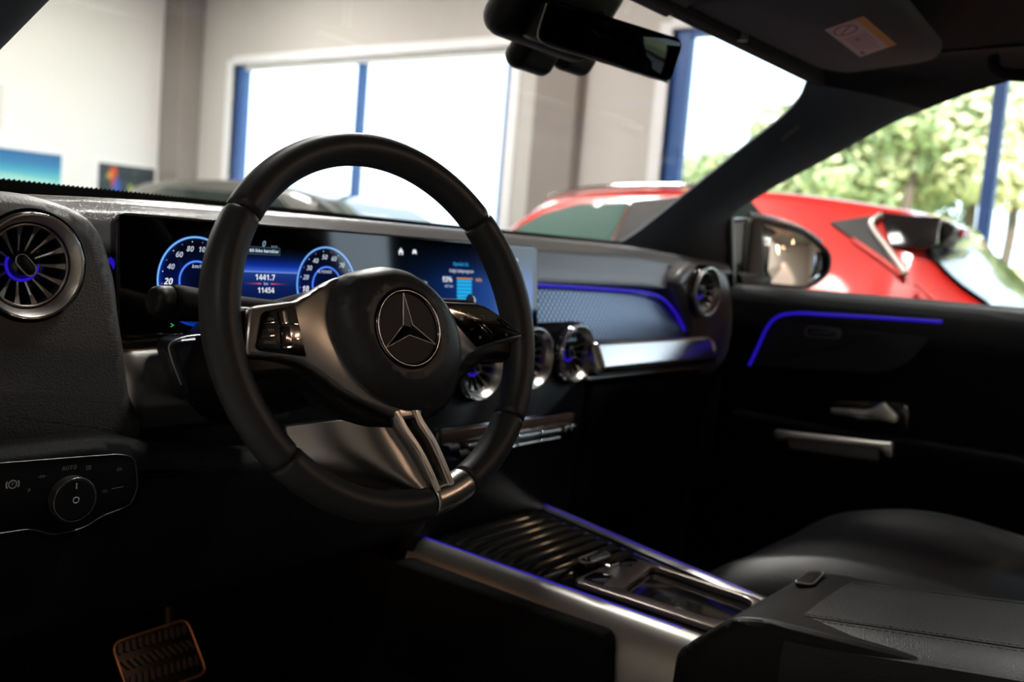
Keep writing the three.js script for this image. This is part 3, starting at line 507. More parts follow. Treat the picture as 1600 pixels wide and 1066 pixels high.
// ---------------------------------------------------------------- turbine air vents
function airVent(label) {
  const g = thing('air_vent', label, 'air vent', 'round turbine air vents of the dashboard');
  const lathe = (p, n = 56) => new THREE.LatheGeometry(p.map((q) => new THREE.Vector2(...q)), n).rotateX(Math.PI / 2);
  part('cup', lathe([[0.053, -0.055], [0.055, -0.012], [0.0535, -0.004], [0.0505, 0.0]]), M.gloss, g);
  const ring = part('outer_ring', lathe([[0.0505, 0.0], [0.0500, 0.0045], [0.0485, 0.0062], [0.0468, 0.0058], [0.0415, -0.003], [0.0405, -0.006], [0.041, -0.012]]), M.satin, g);
  part('ring_edge', new THREE.TorusGeometry(0.0492, 0.0011, 8, 64).translate(0, 0, 0.0052), M.chrome, ring);
  part('inner_ring', lathe([[0.0402, -0.012], [0.0402, -0.005], [0.0385, -0.0035], [0.0372, -0.005], [0.0372, -0.014]]), M.darkSatin, g);
  part('bowl', lathe([[0.0, -0.045], [0.03, -0.042], [0.039, -0.03], [0.0402, -0.012]]), M.gloss, g);
  const fin = [];
  { const c = []; for (let i = 0; i <= 8; i++) { const t = i / 8, r = 0.0135 + 0.0245 * t, w = 0.0012 + 0.0020 * t * t * t, z = -0.017 + 0.0115 * t; c.push([V(-w, r, z - 0.014), V(-w, r, z), V(0, r, z + 0.001), V(w, r, z), V(w, r, z - 0.014)]); } fin.push(loft(c, { closeU: true, capStart: true, capEnd: true })); }
  for (let k = 0; k < 14; k++) { const f = part('fin', fin[0], M.darkSatin, g); f.rotation.z = (k + 0.5) * Math.PI * 2 / 14; }
  part('light_ring', new THREE.TorusGeometry(0.0150, 0.0016, 8, 40, Math.PI * 1.15).rotateZ(Math.PI * 0.85).translate(0, 0, -0.016), M.blue, g);
  part('light_ring', new THREE.TorusGeometry(0.0392, 0.0006, 6, 40, Math.PI * 0.9).rotateZ(0.1).translate(0, 0, -0.0135), M.blue, g);
  const hub = part('core', lathe([[0, -0.012], [0.006, -0.012], [0.0135, -0.016], [0.0135, -0.034]], 36), M.gloss, g);
  const cap = new THREE.CapsuleGeometry(0.0058, 0.011, 8, 20).scale(1, 1, 0.5).rotateZ(0.75).translate(0, 0, -0.0095);
  part('knob', cap, M.plastic, hub);
  const oval = []; for (let i = 0; i < 40; i++) { const a = i / 40 * Math.PI * 2, s = Math.sin(a) >= 0 ? 0.0055 : -0.0055; oval.push(V(Math.cos(a) * 0.0060, Math.sin(a) * 0.0060 + s, 0)); }
  part('knob_ring', new THREE.TubeGeometry(new THREE.CatmullRomCurve3(oval, true), 60, 0.0009, 6, true).rotateZ(0.75).translate(0, 0, -0.0082), M.satin, hub);
  return g;
}
const vent = airVent('large round air vent at the driver end of the dashboard');
vent.position.set(-0.682, 1.163, -0.004);
for (const [x, y, z, label, turn] of [
  [0.024, 1.031, -0.022, 'round centre air vent nearest the steering wheel rim, lower half showing', 0],
  [0.157, 1.040, -0.022, 'middle round centre air vent half hidden by the steering wheel rim', 0],
  [0.282, 1.043, -0.022, 'round centre air vent beside the bright metal bar', 0],
  [0.718, 1.158, -0.004, 'small looking round air vent at the passenger end of the dashboard', -0.05]]) {
  const c = vent.clone(); c.name = numbered('air_vent'); c.userData = { ...vent.userData, label }; c.position.set(x, y, z); c.rotation.y = turn; scene.add(c);
}

// ---------------------------------------------------------------- display
{
  const g = thing('dashboard_display', 'wide glossy black display with blue dials and charging screen', 'display');
  const x0 = -0.584, x1 = 0.150, y0 = 1.092, y1 = 1.221, w = x1 - x0, h = y1 - y0;
  part('housing', slab(rounded([[0, 0], [w, 0], [w, h], [0, h]], 0.016), -0.014, 0, 0.002), M.gloss, g);
  const S = 2048 / w, CH = Math.round(h * S);
  const tex = canvasTexture(2048, CH, (c) => {
    c.fillStyle = '#000'; c.fillRect(0, 0, 2048, CH);
    const X = (x) => (x - x0) * S, Y = (y) => (y1 - y) * S;
    const lin = (ax, ay, bx, by, st) => { const q = c.createLinearGradient(X(ax), Y(ay), X(bx), Y(by)); st.forEach(([k, v]) => q.addColorStop(k, v)); return q; };
    const txt = (s, x, y, px, col, it = '', al = 'center') => { c.font = it + ' bold ' + px + 'px sans-serif'; c.fillStyle = col; c.textAlign = al; c.textBaseline = 'middle'; c.fillText(s, X(x), Y(y)); };
    // instrument cluster
    c.fillStyle = lin(0, 1.19, 0, 1.1, [[0, '#02040a'], [0.10, '#051440'], [0.2, '#0e2f9a'], [0.27, '#3a62cc'], [0.285, '#8aa3dc'], [0.295, '#1d3a86'], [0.5, '#0a1d55'], [1, '#030716']]);
    c.fillRect(X(-0.470), Y(1.192), X(-0.325) - X(-0.470), Y(1.1) - Y(1.192));
    const dial = (cx, cy, r, ri, nums, needle) => {
      c.fillStyle = '#01030a'; c.beginPath(); c.arc(X(cx), Y(cy), r * S, 0, 7); c.fill();
      const q = c.createRadialGradient(X(cx), Y(cy), 0, X(cx), Y(cy), r * S); q.addColorStop(0, '#010308'); q.addColorStop(0.5, '#041247'); q.addColorStop(0.85, '#030c33'); q.addColorStop(1, '#0a46c8'); c.fillStyle = q; c.fill();
      c.fillStyle = lin(0, cy + r, 0, cy - r * 0.1, [[0, 'rgba(0,0,0,.85)'], [0.5, 'rgba(0,0,0,.35)'], [1, 'rgba(0,20,120,0.15)']]); c.fill();
      c.lineWidth = 8; c.strokeStyle = '#3f86e8'; c.beginPath(); c.arc(X(cx), Y(cy), r * S, Math.PI * 0.86, Math.PI * 2.14); c.stroke();
      c.lineWidth = 3; c.strokeStyle = '#9fd0f5'; c.stroke();
      c.lineWidth = 8; c.strokeStyle = '#2a62ea'; c.beginPath(); c.arc(X(cx), Y(cy), ri * S, Math.PI * 0.95, Math.PI * 2.0); c.stroke();
      c.lineWidth = 3; c.strokeStyle = '#6fa0ff'; c.stroke();
      for (const [t, a, big] of nums) txt(t, cx + Math.cos(a) * r * 0.75, cy + Math.sin(a) * r * 0.75, big ? 27 : 23, big ? '#ffffff' : '#c6cede', 'italic');
      for (let k = 0; k < 13; k++) { const a = 3.5 - k * 0.3; c.fillStyle = k % 2 ? '#c06078' : '#cdd8ea'; c.beginPath(); c.arc(X(cx + Math.cos(a) * r * 0.9), Y(cy + Math.sin(a) * r * 0.9), 2.2, 0, 7); c.fill(); }
      if (needle !== undefined) { c.lineWidth = 7; c.strokeStyle = '#4f8dff'; c.beginPath(); c.moveTo(X(cx + Math.cos(needle) * ri * 0.5), Y(cy + Math.sin(needle) * ri * 0.5)); c.lineTo(X(cx + Math.cos(needle) * r * 0.92), Y(cy + Math.sin(needle) * r * 0.92)); c.stroke(); c.lineWidth = 3; c.strokeStyle = '#d5e6ff'; c.stroke(); }
    };
    dial(-0.489, 1.151, 0.049, 0.0225, [['20', 3.14, 1], ['40', 2.70], ['60', 2.24], ['80', 1.82], ['100', 1.35]], 3.75);
    txt('km/h', -0.489, 1.168, 15, '#c6cede', 'italic');
    dial(-0.300, 1.150, 0.048, 0.0235, [['10', 3.26, 1], ['20', 2.86], ['30', 2.51], ['40', 2.12], ['50', 1.68], ['60', 1.25], ['70', 0.82], ['80', 0.35]]);
    txt('% POWER', -0.304, 1.1675, 14, '#c6cede', 'italic');
    txt('0', -0.398, 1.1975, 27, '#8fa0b8', 'italic'); txt('km/h', -0.387, 1.195, 10, '#8fa0b8', 'italic', 'left');
    c.fillStyle = '#0d2230'; c.fillRect(X(-0.420), Y(1.1935), 0.046 * S, 0.0085 * S); c.strokeStyle = '#43586a'; c.lineWidth = 2; c.strokeRect(X(-0.420), Y(1.1935), 0.046 * S, 0.0085 * S);
    txt('Bil ikke køreklar', -0.397, 1.1892, 15, '#e8eef5');
    txt('1441.7', -0.396, 1.1585, 27, '#eef3fb'); txt('11454', -0.395, 1.1430, 25, '#eef3fb'); txt('km', -0.395, 1.1507, 12, '#c6cede');
    c.fillStyle = lin(-0.43, 0, -0.402, 0, [[0, 'rgba(200,20,50,0)'], [1, '#ff6a78']]); c.fillRect(X(-0.43), Y(1.1515), 0.028 * S, 4); c.fillStyle = lin(-0.388, 0, -0.36, 0, [[0, '#ff6a78'], [1, 'rgba(200,20,50,0)']]); c.fillRect(X(-0.388), Y(1.1515), 0.028 * S, 4);
    // media screen
    c.fillStyle = lin(-0.24, 1.215, 0.06, 1.10, [[0, '#010307'], [0.25, '#040d1e'], [0.55, '#0b2458'], [0.8, '#1c3f86'], [1, '#33579a']]); c.fillRect(X(-0.22), Y(1.213), X(0.135) - X(-0.22), Y(1.1) - Y(1.213));
    c.fillStyle = lin(0, 1.213, 0, 1.16, [[0, 'rgba(0,0,0,.9)'], [1, 'rgba(0,0,0,0)']]); c.fillRect(X(-0.22), Y(1.213), X(0.135) - X(-0.22), Y(1.16) - Y(1.213));
    c.fillStyle = '#f4f6fa'; const hx = X(-0.167), hy = Y(1.199); c.beginPath(); c.moveTo(hx - 13, hy - 1); c.lineTo(hx, hy - 15); c.lineTo(hx + 13, hy - 1); c.lineTo(hx + 11, hy + 13); c.lineTo(hx + 4, hy + 13); c.lineTo(hx + 4, hy + 4); c.lineTo(hx - 4, hy + 4); c.lineTo(hx - 4, hy + 13); c.lineTo(hx - 11, hy + 13); c.fill();
    const kx = X(-0.140), ky = Y(1.200); c.beginPath(); c.moveTo(kx - 12, ky + 2); c.lineTo(kx - 8, ky - 8); c.lineTo(kx + 8, ky - 8); c.lineTo(kx + 12, ky + 2); c.lineTo(kx + 12, ky + 10); c.lineTo(kx + 7, ky + 10); c.lineTo(kx + 7, ky + 7); c.lineTo(kx - 7, ky + 7); c.lineTo(kx - 7, ky + 10); c.lineTo(kx - 12, ky + 10); c.fill();
    txt('Opnået kl.', -0.041, 1.1865, 20, '#2ba3e6'); txt('Valgt ladeprogram', -0.040, 1.1762, 17, '#cfd8ea');
    txt('93%', -0.0715, 1.1635, 30, '#f2f6ff'); txt('427 km', -0.068, 1.1540, 15, '#b9c6dd');
    txt('Maks. ladeeffekt', -0.139, 1.1575, 17, '#d3dcec'); txt('100 kW', -0.123, 1.1455, 17, '#d3dcec');
    c.fillStyle = '#e79a3c'; c.fillRect(X(-0.051), Y(1.1665), 0.036 * S, 5);
    for (let k = 0; k < 11; k++) { c.fillStyle = '#25b4f2'; c.fillRect(X(-0.0505), Y(1.1635 - k * 0.0052), 0.0335 * S, 0.0042 * S); }
    c.fillStyle = '#2a7fc0'; c.fillRect(X(-0.0505), Y(1.1635), 0.0335 * S, 1);
    txt('100%', -0.001, 1.164, 17, '#e0a050'); txt('93 %', 0.088, 1.198, 20, '#dfe6ee');
    txt('10:42', 0.02, 1.2, 18, '#dfe6ee');
  });
  const lit = new THREE.PlaneGeometry(w - 0.006, h - 0.006).translate(w / 2, h / 2, 0.0003);
  const uv = lit.attributes.uv; for (let i = 0; i < uv.count; i++) uv.setXY(i, (uv.getX(i) * (w - 0.006) + 0.003) / w, (uv.getY(i) * (h - 0.006) + 0.003) / h);
  part('screen', lit, new THREE.MeshPhysicalMaterial({ color: 0x020203, roughness: 0.05, emissive: 0xffffff, emissiveMap: tex, emissiveIntensity: 0.95 }), g);
  for (const c of g.children) c.geometry.rotateX(-0.105);
  g.position.set(x0, y0, -0.013);
}

// ---------------------------------------------------------------- steering wheel (own axes: x right, y up the wheel plane, z towards the driver)
{
  const g = thing('steering_wheel', 'black leather steering wheel with satin metal spokes and three pointed star emblem', 'steering wheel');
  const n = V(-0.1442, 0.301, 0.9426), ex = V(0.9885, 0, 0.1513), ey = V(0.0455, 0.9536, -0.2976);
  g.setRotationFromMatrix(new THREE.Matrix4().makeBasis(ex, ey, n)); g.position.set(-0.4815, 1.1366, 0.2678);
  const deg = Math.PI / 180, R = 0.170;
  function rimArc(a0, a1, r0, N = 60, seam = true) {
    const rows = [];
    for (let i = 0; i <= N; i++) {
      const t = i / N, a = (a0 + (a1 - a0) * t) * deg, edge = Math.min(t, 1 - t) * Math.abs(a1 - a0) * deg * R, sh = seam ? Math.min(1, 0.90 + 0.10 * Math.sqrt(Math.min(1, edge / 0.003))) : 1, grip = r0(a / deg), row = [];
      for (let j = 0; j < 36; j++) { const b = j / 36 * Math.PI * 2, rr = R - 0.001 + Math.cos(b) * grip * 0.98 * sh, zz = Math.sin(b) * grip * 1.08 * sh; row.push(V(Math.cos(a) * rr, Math.sin(a) * rr, zz)); }
      rows.push(row);
    }
    return loft(rows, { closeU: true, capStart: true, capEnd: true, crease: 4 });
  }
  const bump = (a, c, w) => Math.exp(-(((a - c) / w) ** 2));
  const grip = (a) => { const d = ((a % 360) + 360) % 360; return 0.0158 + 0.0012 * bump(d, 165, 22) + 0.0012 * bump(d, 15, 22) + 0.0012 * bump(d, 375, 22); };
  part('rim_leather', rimArc(40, 146, grip), M.leather, g);
  part('rim_leather', rimArc(146, 223, grip), M.leather, g);
  part('rim_leather', rimArc(223, 277.5, grip), M.leather, g);
  part('rim_leather', rimArc(294.5, 325, grip), M.leather, g);
  part('rim_leather', rimArc(325, 400, grip), M.leather, g);
  part('rim_clasp', rimArc(277.8, 294.2, () => 0.0157, 24), M.satin, g);
  // dark backs of the spokes
  part('spoke_back', slab(smooth([[-0.158, 0.012], [-0.11, 0.012], [-0.05, 0.03], [0.05, 0.03], [0.11, 0.012], [0.17, -0.005], [0.166, -0.034], [0.12, -0.036], [0.085, -0.055], [0.05, -0.088], [-0.02, -0.098], [-0.065, -0.078], [-0.105, -0.048], [-0.16, -0.043]], 90), -0.028, 0.004, 0.008, 4), M.plastic, g);
  // satin metal spokes with glossy switch pads
  const mm = (a) => a.map(([x, y, r]) => [x / 1000, y / 1000, r === undefined ? undefined : r / 1000]);
  const left = part('spoke', slab(rounded(ccw(mm([[-149, 12, 8], [-104, 17.5, 4], [-80, 30, 20], [-58, 42, 10], [-20, 25], [-5, -89], [-13, -88], [-62, -66, 20], [-82, -51, 25], [-102, -37, 25], [-130, -30.5, 15], [-157, -29, 5]])), 0.004), -0.006, 0.014, 0.0035, 5), M.satin, g);
  const right = part('spoke', slab(rounded(ccw(mm([[20, 19], [51, 20.5, 4], [111, 19.5, 12], [140, 4, 20], [167.5, -13, 4], [165, -16.5, 3], [125, -21.5, 20], [94, -29, 25], [76, -39, 25], [57, -60, 10], [20, -70]])), 0.004), -0.006, 0.014, 0.0035, 5), M.satin, g);
  const padMark = (w, h, x0, y0, draw) => { const t = canvasTexture(512, Math.round(512 * h / w), (c, W, Hh) => { c.fillStyle = '#000'; c.fillRect(0, 0, W, Hh); draw(c, (x) => (x - x0) / w * W, (y) => Hh - (y - y0) / h * Hh, W / w); }); t.repeat.set(1 / w, 1 / h); t.offset.set(-x0 / w, -y0 / h); return t; };
  const say = (c, s, x, y, px) => { c.font = 'bold ' + px + 'px sans-serif'; c.textAlign = 'center'; c.textBaseline = 'middle'; c.fillStyle = '#8f8f92'; c.fillText(s, x, y); };
  const lt = padMark(0.054, 0.052, -0.152, -0.034, (c, X, Y) => { say(c, 'LIM', X(-0.131), Y(0.001), 30); say(c, 'RES', X(-0.132), Y(-0.0085), 34); say(c, 'CANCEL', X(-0.1345), Y(-0.0185), 30); say(c, 'SET+', X(-0.119), Y(0.0035), 22); say(c, 'SET-', X(-0.119), Y(-0.021), 22); say(c, 'OO', X(-0.108), Y(-0.013), 28); say(c, '(T)', X(-0.106), Y(-0.0195), 32); });
  const glossMap = (t) => std(1, 1, 1, 0.12, 0, { map: t, clearcoat: 1, clearcoatRoughness: 0.03 });
  const lp = part('switch_pad', slab(rounded(ccw(mm([[-139.5, 7, 6], [-106.5, 13.5, 2], [-100.5, -31.5, 2], [-149.5, -25, 6]])), 0.003), 0.010, 0.0150, 0.001), glossMap(lt), left);
  const button = (pts, z0, z1, parent, name = 'button', m = M.gloss) => part(name, slab(rounded(ccw(mm(pts)), 0.0015), z0, z1, 0.0008), m, parent);
  button([[-124.5, 7.5], [-116.5, 9], [-115, -2.5], [-123.5, -3.5]], 0.013, 0.0172, lp); button([[-123.5, -5.5], [-115.5, -5], [-114, -24], [-124, -24.5]], 0.013, 0.0172, lp);
  for (const p of [[[-138, -2.0], [-126.5, -1.2], [-126.7, -2.5], [-138.5, -3.3]], [[-141, -13], [-126.8, -12.4], [-127, -13.6], [-141.5, -14.2]], [[-113, -2.2], [-105, -3], [-105.2, -4.2], [-113.2, -3.4]], [[-112, -15.2], [-104, -15.8], [-104, -16.8], [-112, -16.2]]]) button(p, 0.0145, 0.0158, lp, 'divider', M.darkChrome);
  button([[-122.8, -2.4], [-115.8, -1.6], [-115.6, -3.4], [-122.6, -4.2]], 0.014, 0.0178, lp, 'rocker_edge', M.chrome); button([[-123, -22.5], [-114.8, -22], [-114.8, -24.2], [-123, -24.7]], 0.014, 0.0178, lp, 'rocker_edge', M.chrome);
  const rt = padMark(0.124, 0.05, 0.045, -0.028, (c, X, Y, K) => {
    c.fillStyle = '#a9a9ad'; const d = (x, y, r) => { c.beginPath(); c.arc(X(x), Y(y), r, 0, 7); c.fill(); };
    c.beginPath(); c.moveTo(X(0.0765), Y(0.0042)); c.lineTo(X(0.079), Y(0.007)); c.lineTo(X(0.0815), Y(0.0042)); c.lineTo(X(0.0812), Y(0.0018)); c.lineTo(X(0.0768), Y(0.0018)); c.fill(); c.beginPath(); for (let i = 0; i < 10; i++) { const a = i * Math.PI / 5, r = i % 2 ? 4.5 : 10; c.lineTo(X(0.1005) + Math.sin(a) * r, Y(-0.0155) - Math.cos(a) * r); } c.fill(); d(0.0785, 0.0115, 4); for (const [a, b] of [[0.089, 0.0085], [0.0875, 0.005], [0.0965, 0.005], [0.0965, 0.0015]]) d(a, b, 3); say(c, '- - -', X(0.092), Y(0.005), 14); c.lineWidth = 3; c.strokeStyle = '#8f8f92'; c.beginPath(); c.moveTo(X(0.105), Y(0.0065)); c.lineTo(X(0.1085), Y(0.0065)); c.arc(X(0.1085), Y(0.005), 6, -1.5, 1.5); c.stroke();
    c.beginPath(); c.arc(X(0.0905), Y(-0.0055), 9, 0.4, 2.4); c.stroke(); say(c, 'o', X(0.137), Y(-0.0125), 20);  d(0.105, -0.004, 4); d(0.1155, -0.0145, 4); });
  const rp = part('switch_pad', slab(rounded(ccw(mm([[53, 17.5, 2], [109.5, 16.5, 10], [138, 1.5, 20], [160.5, -12.5, 3], [125, -18.5, 20], [94.5, -25.5, 2], [64, 6, 6]])), 0.003), 0.010, 0.0150, 0.001), glossMap(rt), right);
  button([[99, -2.5], [102.5, -2], [118, -18.5], [114.5, -19.5]], 0.013, 0.0168, rp, 'rocker'); button([[104, -1.5], [107, -1], [120.5, -15], [117.5, -16]], 0.013, 0.0165, rp, 'rocker'); button([[127, 4.5], [133, 3], [140, -5], [133, -3.5]], 0.013, 0.0165, rp, 'rocker', M.gloss);
  // lower double spoke and its shell
  part('lower_spoke', ribbon([[-0.012, -0.082], [-0.004, -0.099], [0.008, -0.1175], [0.0185, -0.139], [0.0285, -0.1665]], 0.0072, -0.004, 0.0145, 0.002), M.satin, g);
  part('lower_spoke', ribbon([[0.010, -0.080], [0.014, -0.092], [0.026, -0.1115], [0.0335, -0.1285], [0.0395, -0.145], [0.0465, -0.168]], 0.0075, -0.004, 0.0145, 0.002), M.satin, g);
  part('spoke_bridge', slab(rounded(ccw(mm([[-18, -78], [22, -78], [18, -90], [-12, -91]])), 0.004), -0.004, 0.012, 0.003), M.satin, g);
  part('spoke_gap', slab(rounded(ccw(mm([[-8, -88], [12, -88], [42, -166], [30, -166]])), 0.002), -0.02, 0.0, 0.001), M.gloss, g);
  const A = spline([[0.000, -0.086, -0.002], [0.006, -0.1005, -0.002], [0.0175, -0.1185, -0.002], [0.028, -0.140, -0.002], [0.0375, -0.166, 0.0]], 24), B = spline([[-0.085, -0.082, -0.055], [-0.082, -0.098, -0.055], [-0.075, -0.114, -0.052], [-0.055, -0.130, -0.046], [-0.02, -0.147, -0.035]], 24);
  part('spoke_shell', sheet(A.map((a, k) => { const r = []; for (let i = 0; i <= 14; i++) { const t = i / 14, p = a.clone().lerp(B[k], t); p.z += 0.024 * Math.sin(Math.PI * t); r.push(p); } return r; }), V(0, 0, -0.006), 4), M.darkSatin, g);
  // airbag hub
  const hub = [[-24, 50], [-60, 38], [-73, 18], [-75, 0], [-68, -25], [-55, -49], [-28, -72], [3, -83], [27, -82], [52, -65], [64, -48], [69, -26], [64, 1], [49, 25], [23, 44], [-1, 51]].reverse();
  const ring = spline(hub.map(([x, y]) => V(x / 1000, y / 1000, 0)), 96, true).slice(0, -1), mid = V(-0.005, -0.0145, 0);
  const levels = [[1.0, -0.016], [1.0, 0.008], [0.985, 0.017], [0.955, 0.0235], [0.90, 0.0295], [0.80, 0.035], [0.68, 0.0385], [0.60, 0.0395], [0.565, 0.0388], [0.545, 0.0365], [0.50, 0.0355], [0.25, 0.0358], [0.02, 0.036]];
  const cE = V(-0.0065, -0.011, 0);
  const hubMesh = part('airbag_cover', loft(levels.map(([s, z]) => ring.map((p) => { const k = THREE.MathUtils.smoothstep(1 - s, 0.1, 0.42), q = p.clone().sub(mid), circ = q.clone().normalize().multiplyScalar(0.0668 * s); return q.multiplyScalar(s).lerp(circ, k).add(mid.clone().lerp(cE, k)).setZ(z); })), { closeU: true, capEnd: true, crease: 0.5 }), M.leather, g);
  const em = part('emblem', new THREE.CylinderGeometry(0.0335, 0.0335, 0.002, 56).rotateX(Math.PI / 2).translate(cE.x, cE.y, 0.0372), std(0.008, 0.009, 0.013, 0.5, 0, { specularIntensity: 0.6 }), g);
  part('emblem_ring', new THREE.TorusGeometry(0.0345, 0.0022, 12, 80).translate(cE.x, cE.y, 0.0385), std(0.16, 0.16, 0.17, 0.1, 1), em);
  const starEdges = [], sp = [], tri = (a, b, c) => sp.push(...a, ...b, ...c), top = [cE.x, cE.y, 0.0425];
  for (let k = 0; k < 3; k++) {
    const a = Math.PI / 2 + 0.04 + k * Math.PI * 2 / 3, P = (ang, r, z) => [cE.x + Math.cos(ang) * r, cE.y + Math.sin(ang) * r, z];
    const tip = P(a, 0.0336, 0.0388), l = P(a + Math.PI / 3, 0.0062, 0.0383), r = P(a - Math.PI / 3, 0.0062, 0.0383);
    tri(top, tip, l); tri(top, r, tip); starEdges.push([tip, l], [tip, r]);
  }
  const star = new THREE.BufferGeometry(); star.setAttribute('position', new THREE.Float32BufferAttribute(sp, 3)); star.computeVertexNormals();
  const starMesh = part('star', star, std(0.12, 0.12, 0.13, 0.25, 1), em);
  for (const [a, b] of starEdges) part('star_edge_glint', tube([a, [(a[0] + b[0]) / 2, (a[1] + b[1]) / 2, (a[2] + b[2]) / 2], b], 0.00042, 6, 6), M.satin, starMesh);  // lit edges of the star arms put in as thin bright tubes
  part('airbag_text', new TextGeometry('SRS AIRBAG', { font, size: 0.0042, depth: 0.0005, curveSegments: 3 }).center().rotateZ(0.12).translate(0.022, -0.0585, 0.0322), std(0.045, 0.045, 0.05, 0.5), hubMesh);
}

// ---------------------------------------------------------------- stalks
{
  const g = thing('indicator_stalk', 'black indicator stalk behind the steering wheel, in front of the left dial', 'stalk');
  const d = V(0.155, -0.012, 0.012), q = new THREE.Quaternion().setFromUnitVectors(V(0, 1, 0), d.clone().normalize());
  const put = (geo) => geo.applyQuaternion(q).translate(-0.645, 1.145, 0.14);
  part('stem', put(new THREE.LatheGeometry([[0, 0.016], [0.0155, 0.016], [0.0165, 0.022], [0.0150, 0.05], [0.0125, 0.075], [0.0115, 0.16], [0, 0.16]].map((p) => new THREE.Vector2(...p)), 32)), M.softBlack, g);
  part('end_button', put(new THREE.LatheGeometry([[0, -0.003], [0.009, -0.0025], [0.0125, 0.0], [0.014, 0.005], [0.0145, 0.015], [0, 0.016]].map((p) => new THREE.Vector2(...p)), 32)), M.plastic, g);
  part('switch_ring', put(new THREE.LatheGeometry([[0.0151, 0.048], [0.0165, 0.05], [0.0162, 0.066], [0.0132, 0.07]].map((p) => new THREE.Vector2(...p)), 32)), M.plastic, g);
  part('ready_mark', new TextGeometry('>', { font, size: 0.005, depth: 0.0003, curveSegments: 2 }).translate(-0.632, 1.1215, 0.148), glow(0.02, 0.6, 0.12, 0.8), g);
  settle(g);
  const s = thing('selector_stalk', 'dark drive selector stalk tip showing right of the steering wheel hub', 'stalk');
  part('stem', new THREE.CapsuleGeometry(0.010, 0.19, 6, 16).scale(1, 1, 0.7).rotateZ(Math.PI / 2 - 0.03).translate(-0.315, 1.142, 0.14), M.plastic, s);
  part('end_button', new THREE.CylinderGeometry(0.008, 0.010, 0.006, 20).scale(1, 1, 0.7).rotateZ(-Math.PI / 2 - 0.03).translate(-0.208, 1.1455, 0.14), M.darkSatin, s); settle(s);
}

// ---------------------------------------------------------------- light switch panel
{
  const g = thing('light_switch_panel', 'black light switch panel with rotary knob low on the driver side', 'switch panel');
  const W = [[-0.80, 0.9905, 0.002], [-0.605, 0.9815, 0.01], [-0.588, 0.976, 0.012], [-0.583, 0.945, 0.012], [-0.59, 0.927, 0.014], [-0.622, 0.921, 0.02], [-0.640, 0.912, 0.02], [-0.672, 0.911, 0.02], [-0.69, 0.921, 0.015], [-0.80, 0.924, 0.002]];
  const cx = -0.6555, cy = 0.9455;
  const t = canvasTexture(1024, 460, (c, w, h) => {
    c.fillStyle = '#050506'; c.fillRect(0, 0, w, h);
    const X = (x) => (x + 0.80) / 0.22 * w, Y = (y) => h - (y - 0.90) / 0.099 * h;
    const say = (s, x, y, px) => { c.font = 'bold ' + px + 'px sans-serif'; c.textAlign = 'center'; c.textBaseline = 'middle'; c.fillStyle = '#6a6a6a'; c.fillText(s, X(x), Y(y)); };
    say('AUTO', -0.6565, 0.9745, 26); say('P', -0.6945, 0.958, 24); say('-oo-', -0.683, 0.970, 22); say('ID', -0.637, 0.972, 26); say('O‡', -0.6045, 0.966, 22); say('Ot', -0.619, 0.946, 22);
    c.strokeStyle = '#a0a0a0'; c.lineWidth = 5; c.beginPath(); c.arc(X(-0.710), Y(0.966), 17, 0, 7); c.stroke(); say('P', -0.710, 0.966, 24); c.lineWidth = 6; for (const k of [0, Math.PI]) { c.beginPath(); c.arc(X(-0.710), Y(0.966), 27, k - 0.6, k + 0.6); c.stroke(); }
    c.lineWidth = 3; c.beginPath(); c.moveTo(X(-0.612), Y(0.9475)); c.lineTo(X(-0.599), Y(0.948)); c.stroke();
  });
  t.repeat.set(1 / 0.22, 1 / 0.099); t.offset.set(0.80 / 0.22, -0.90 / 0.099);
  part('panel', slab(rounded(ccw(W), 0.006), 0.028, 0.0335, 0.001), std(1, 1, 1, 0.35, 0, { map: t }), g);
  const frame = rounded(ccw(W), 0.006).getPoints(8).map((p) => V(p.x, p.y, 0.0335));
  part('panel_edge', new THREE.TubeGeometry(new THREE.CatmullRomCurve3(frame, true), 160, 0.0009, 6, true), std(0.10, 0.10, 0.10, 0.4, 1), g);
  const kb = [[0, 0.0455], [0.0195, 0.0455], [0.0207, 0.0445], [0.0212, 0.043]];
  const knob = part('knob', new THREE.LatheGeometry([[0.0212, 0.033], [0.0212, 0.043], [0.0204, 0.0450], [0.0185, 0.0455], [0, 0.0455]].map((p) => new THREE.Vector2(...p)), 48).rotateX(Math.PI / 2).translate(cx, cy, 0), M.plastic, g);
  part('knob_ring', new THREE.TorusGeometry(0.0207, 0.0008, 8, 60).translate(cx, cy, 0.0445), std(0.2, 0.2, 0.2, 0.3, 1), knob);
  const rib = new THREE.BoxGeometry(0.0012, 0.0010, 0.008), ribs = [];
  for (let k = 0; k < 72; k++) { const a = k / 72 * Math.PI * 2; ribs.push(rib.clone().translate(0, 0.0213, 0).rotateZ(a).translate(cx, cy, 0.039)); }
  const rb = part('knurling', mergeGeometries(ribs), M.darkSatin, knob); rb.userData.kind = 'stuff';
  part('knob_mark', box(cx - 0.0006, cx + 0.0006, cy + 0.011, cy + 0.0165, 0.0454, 0.0459), M.ink, knob);
  part('sun_mark', new THREE.TorusGeometry(0.0028, 0.0005, 6, 24).translate(cx, cy, 0.0456), M.ink, knob);
  settle(g);
}

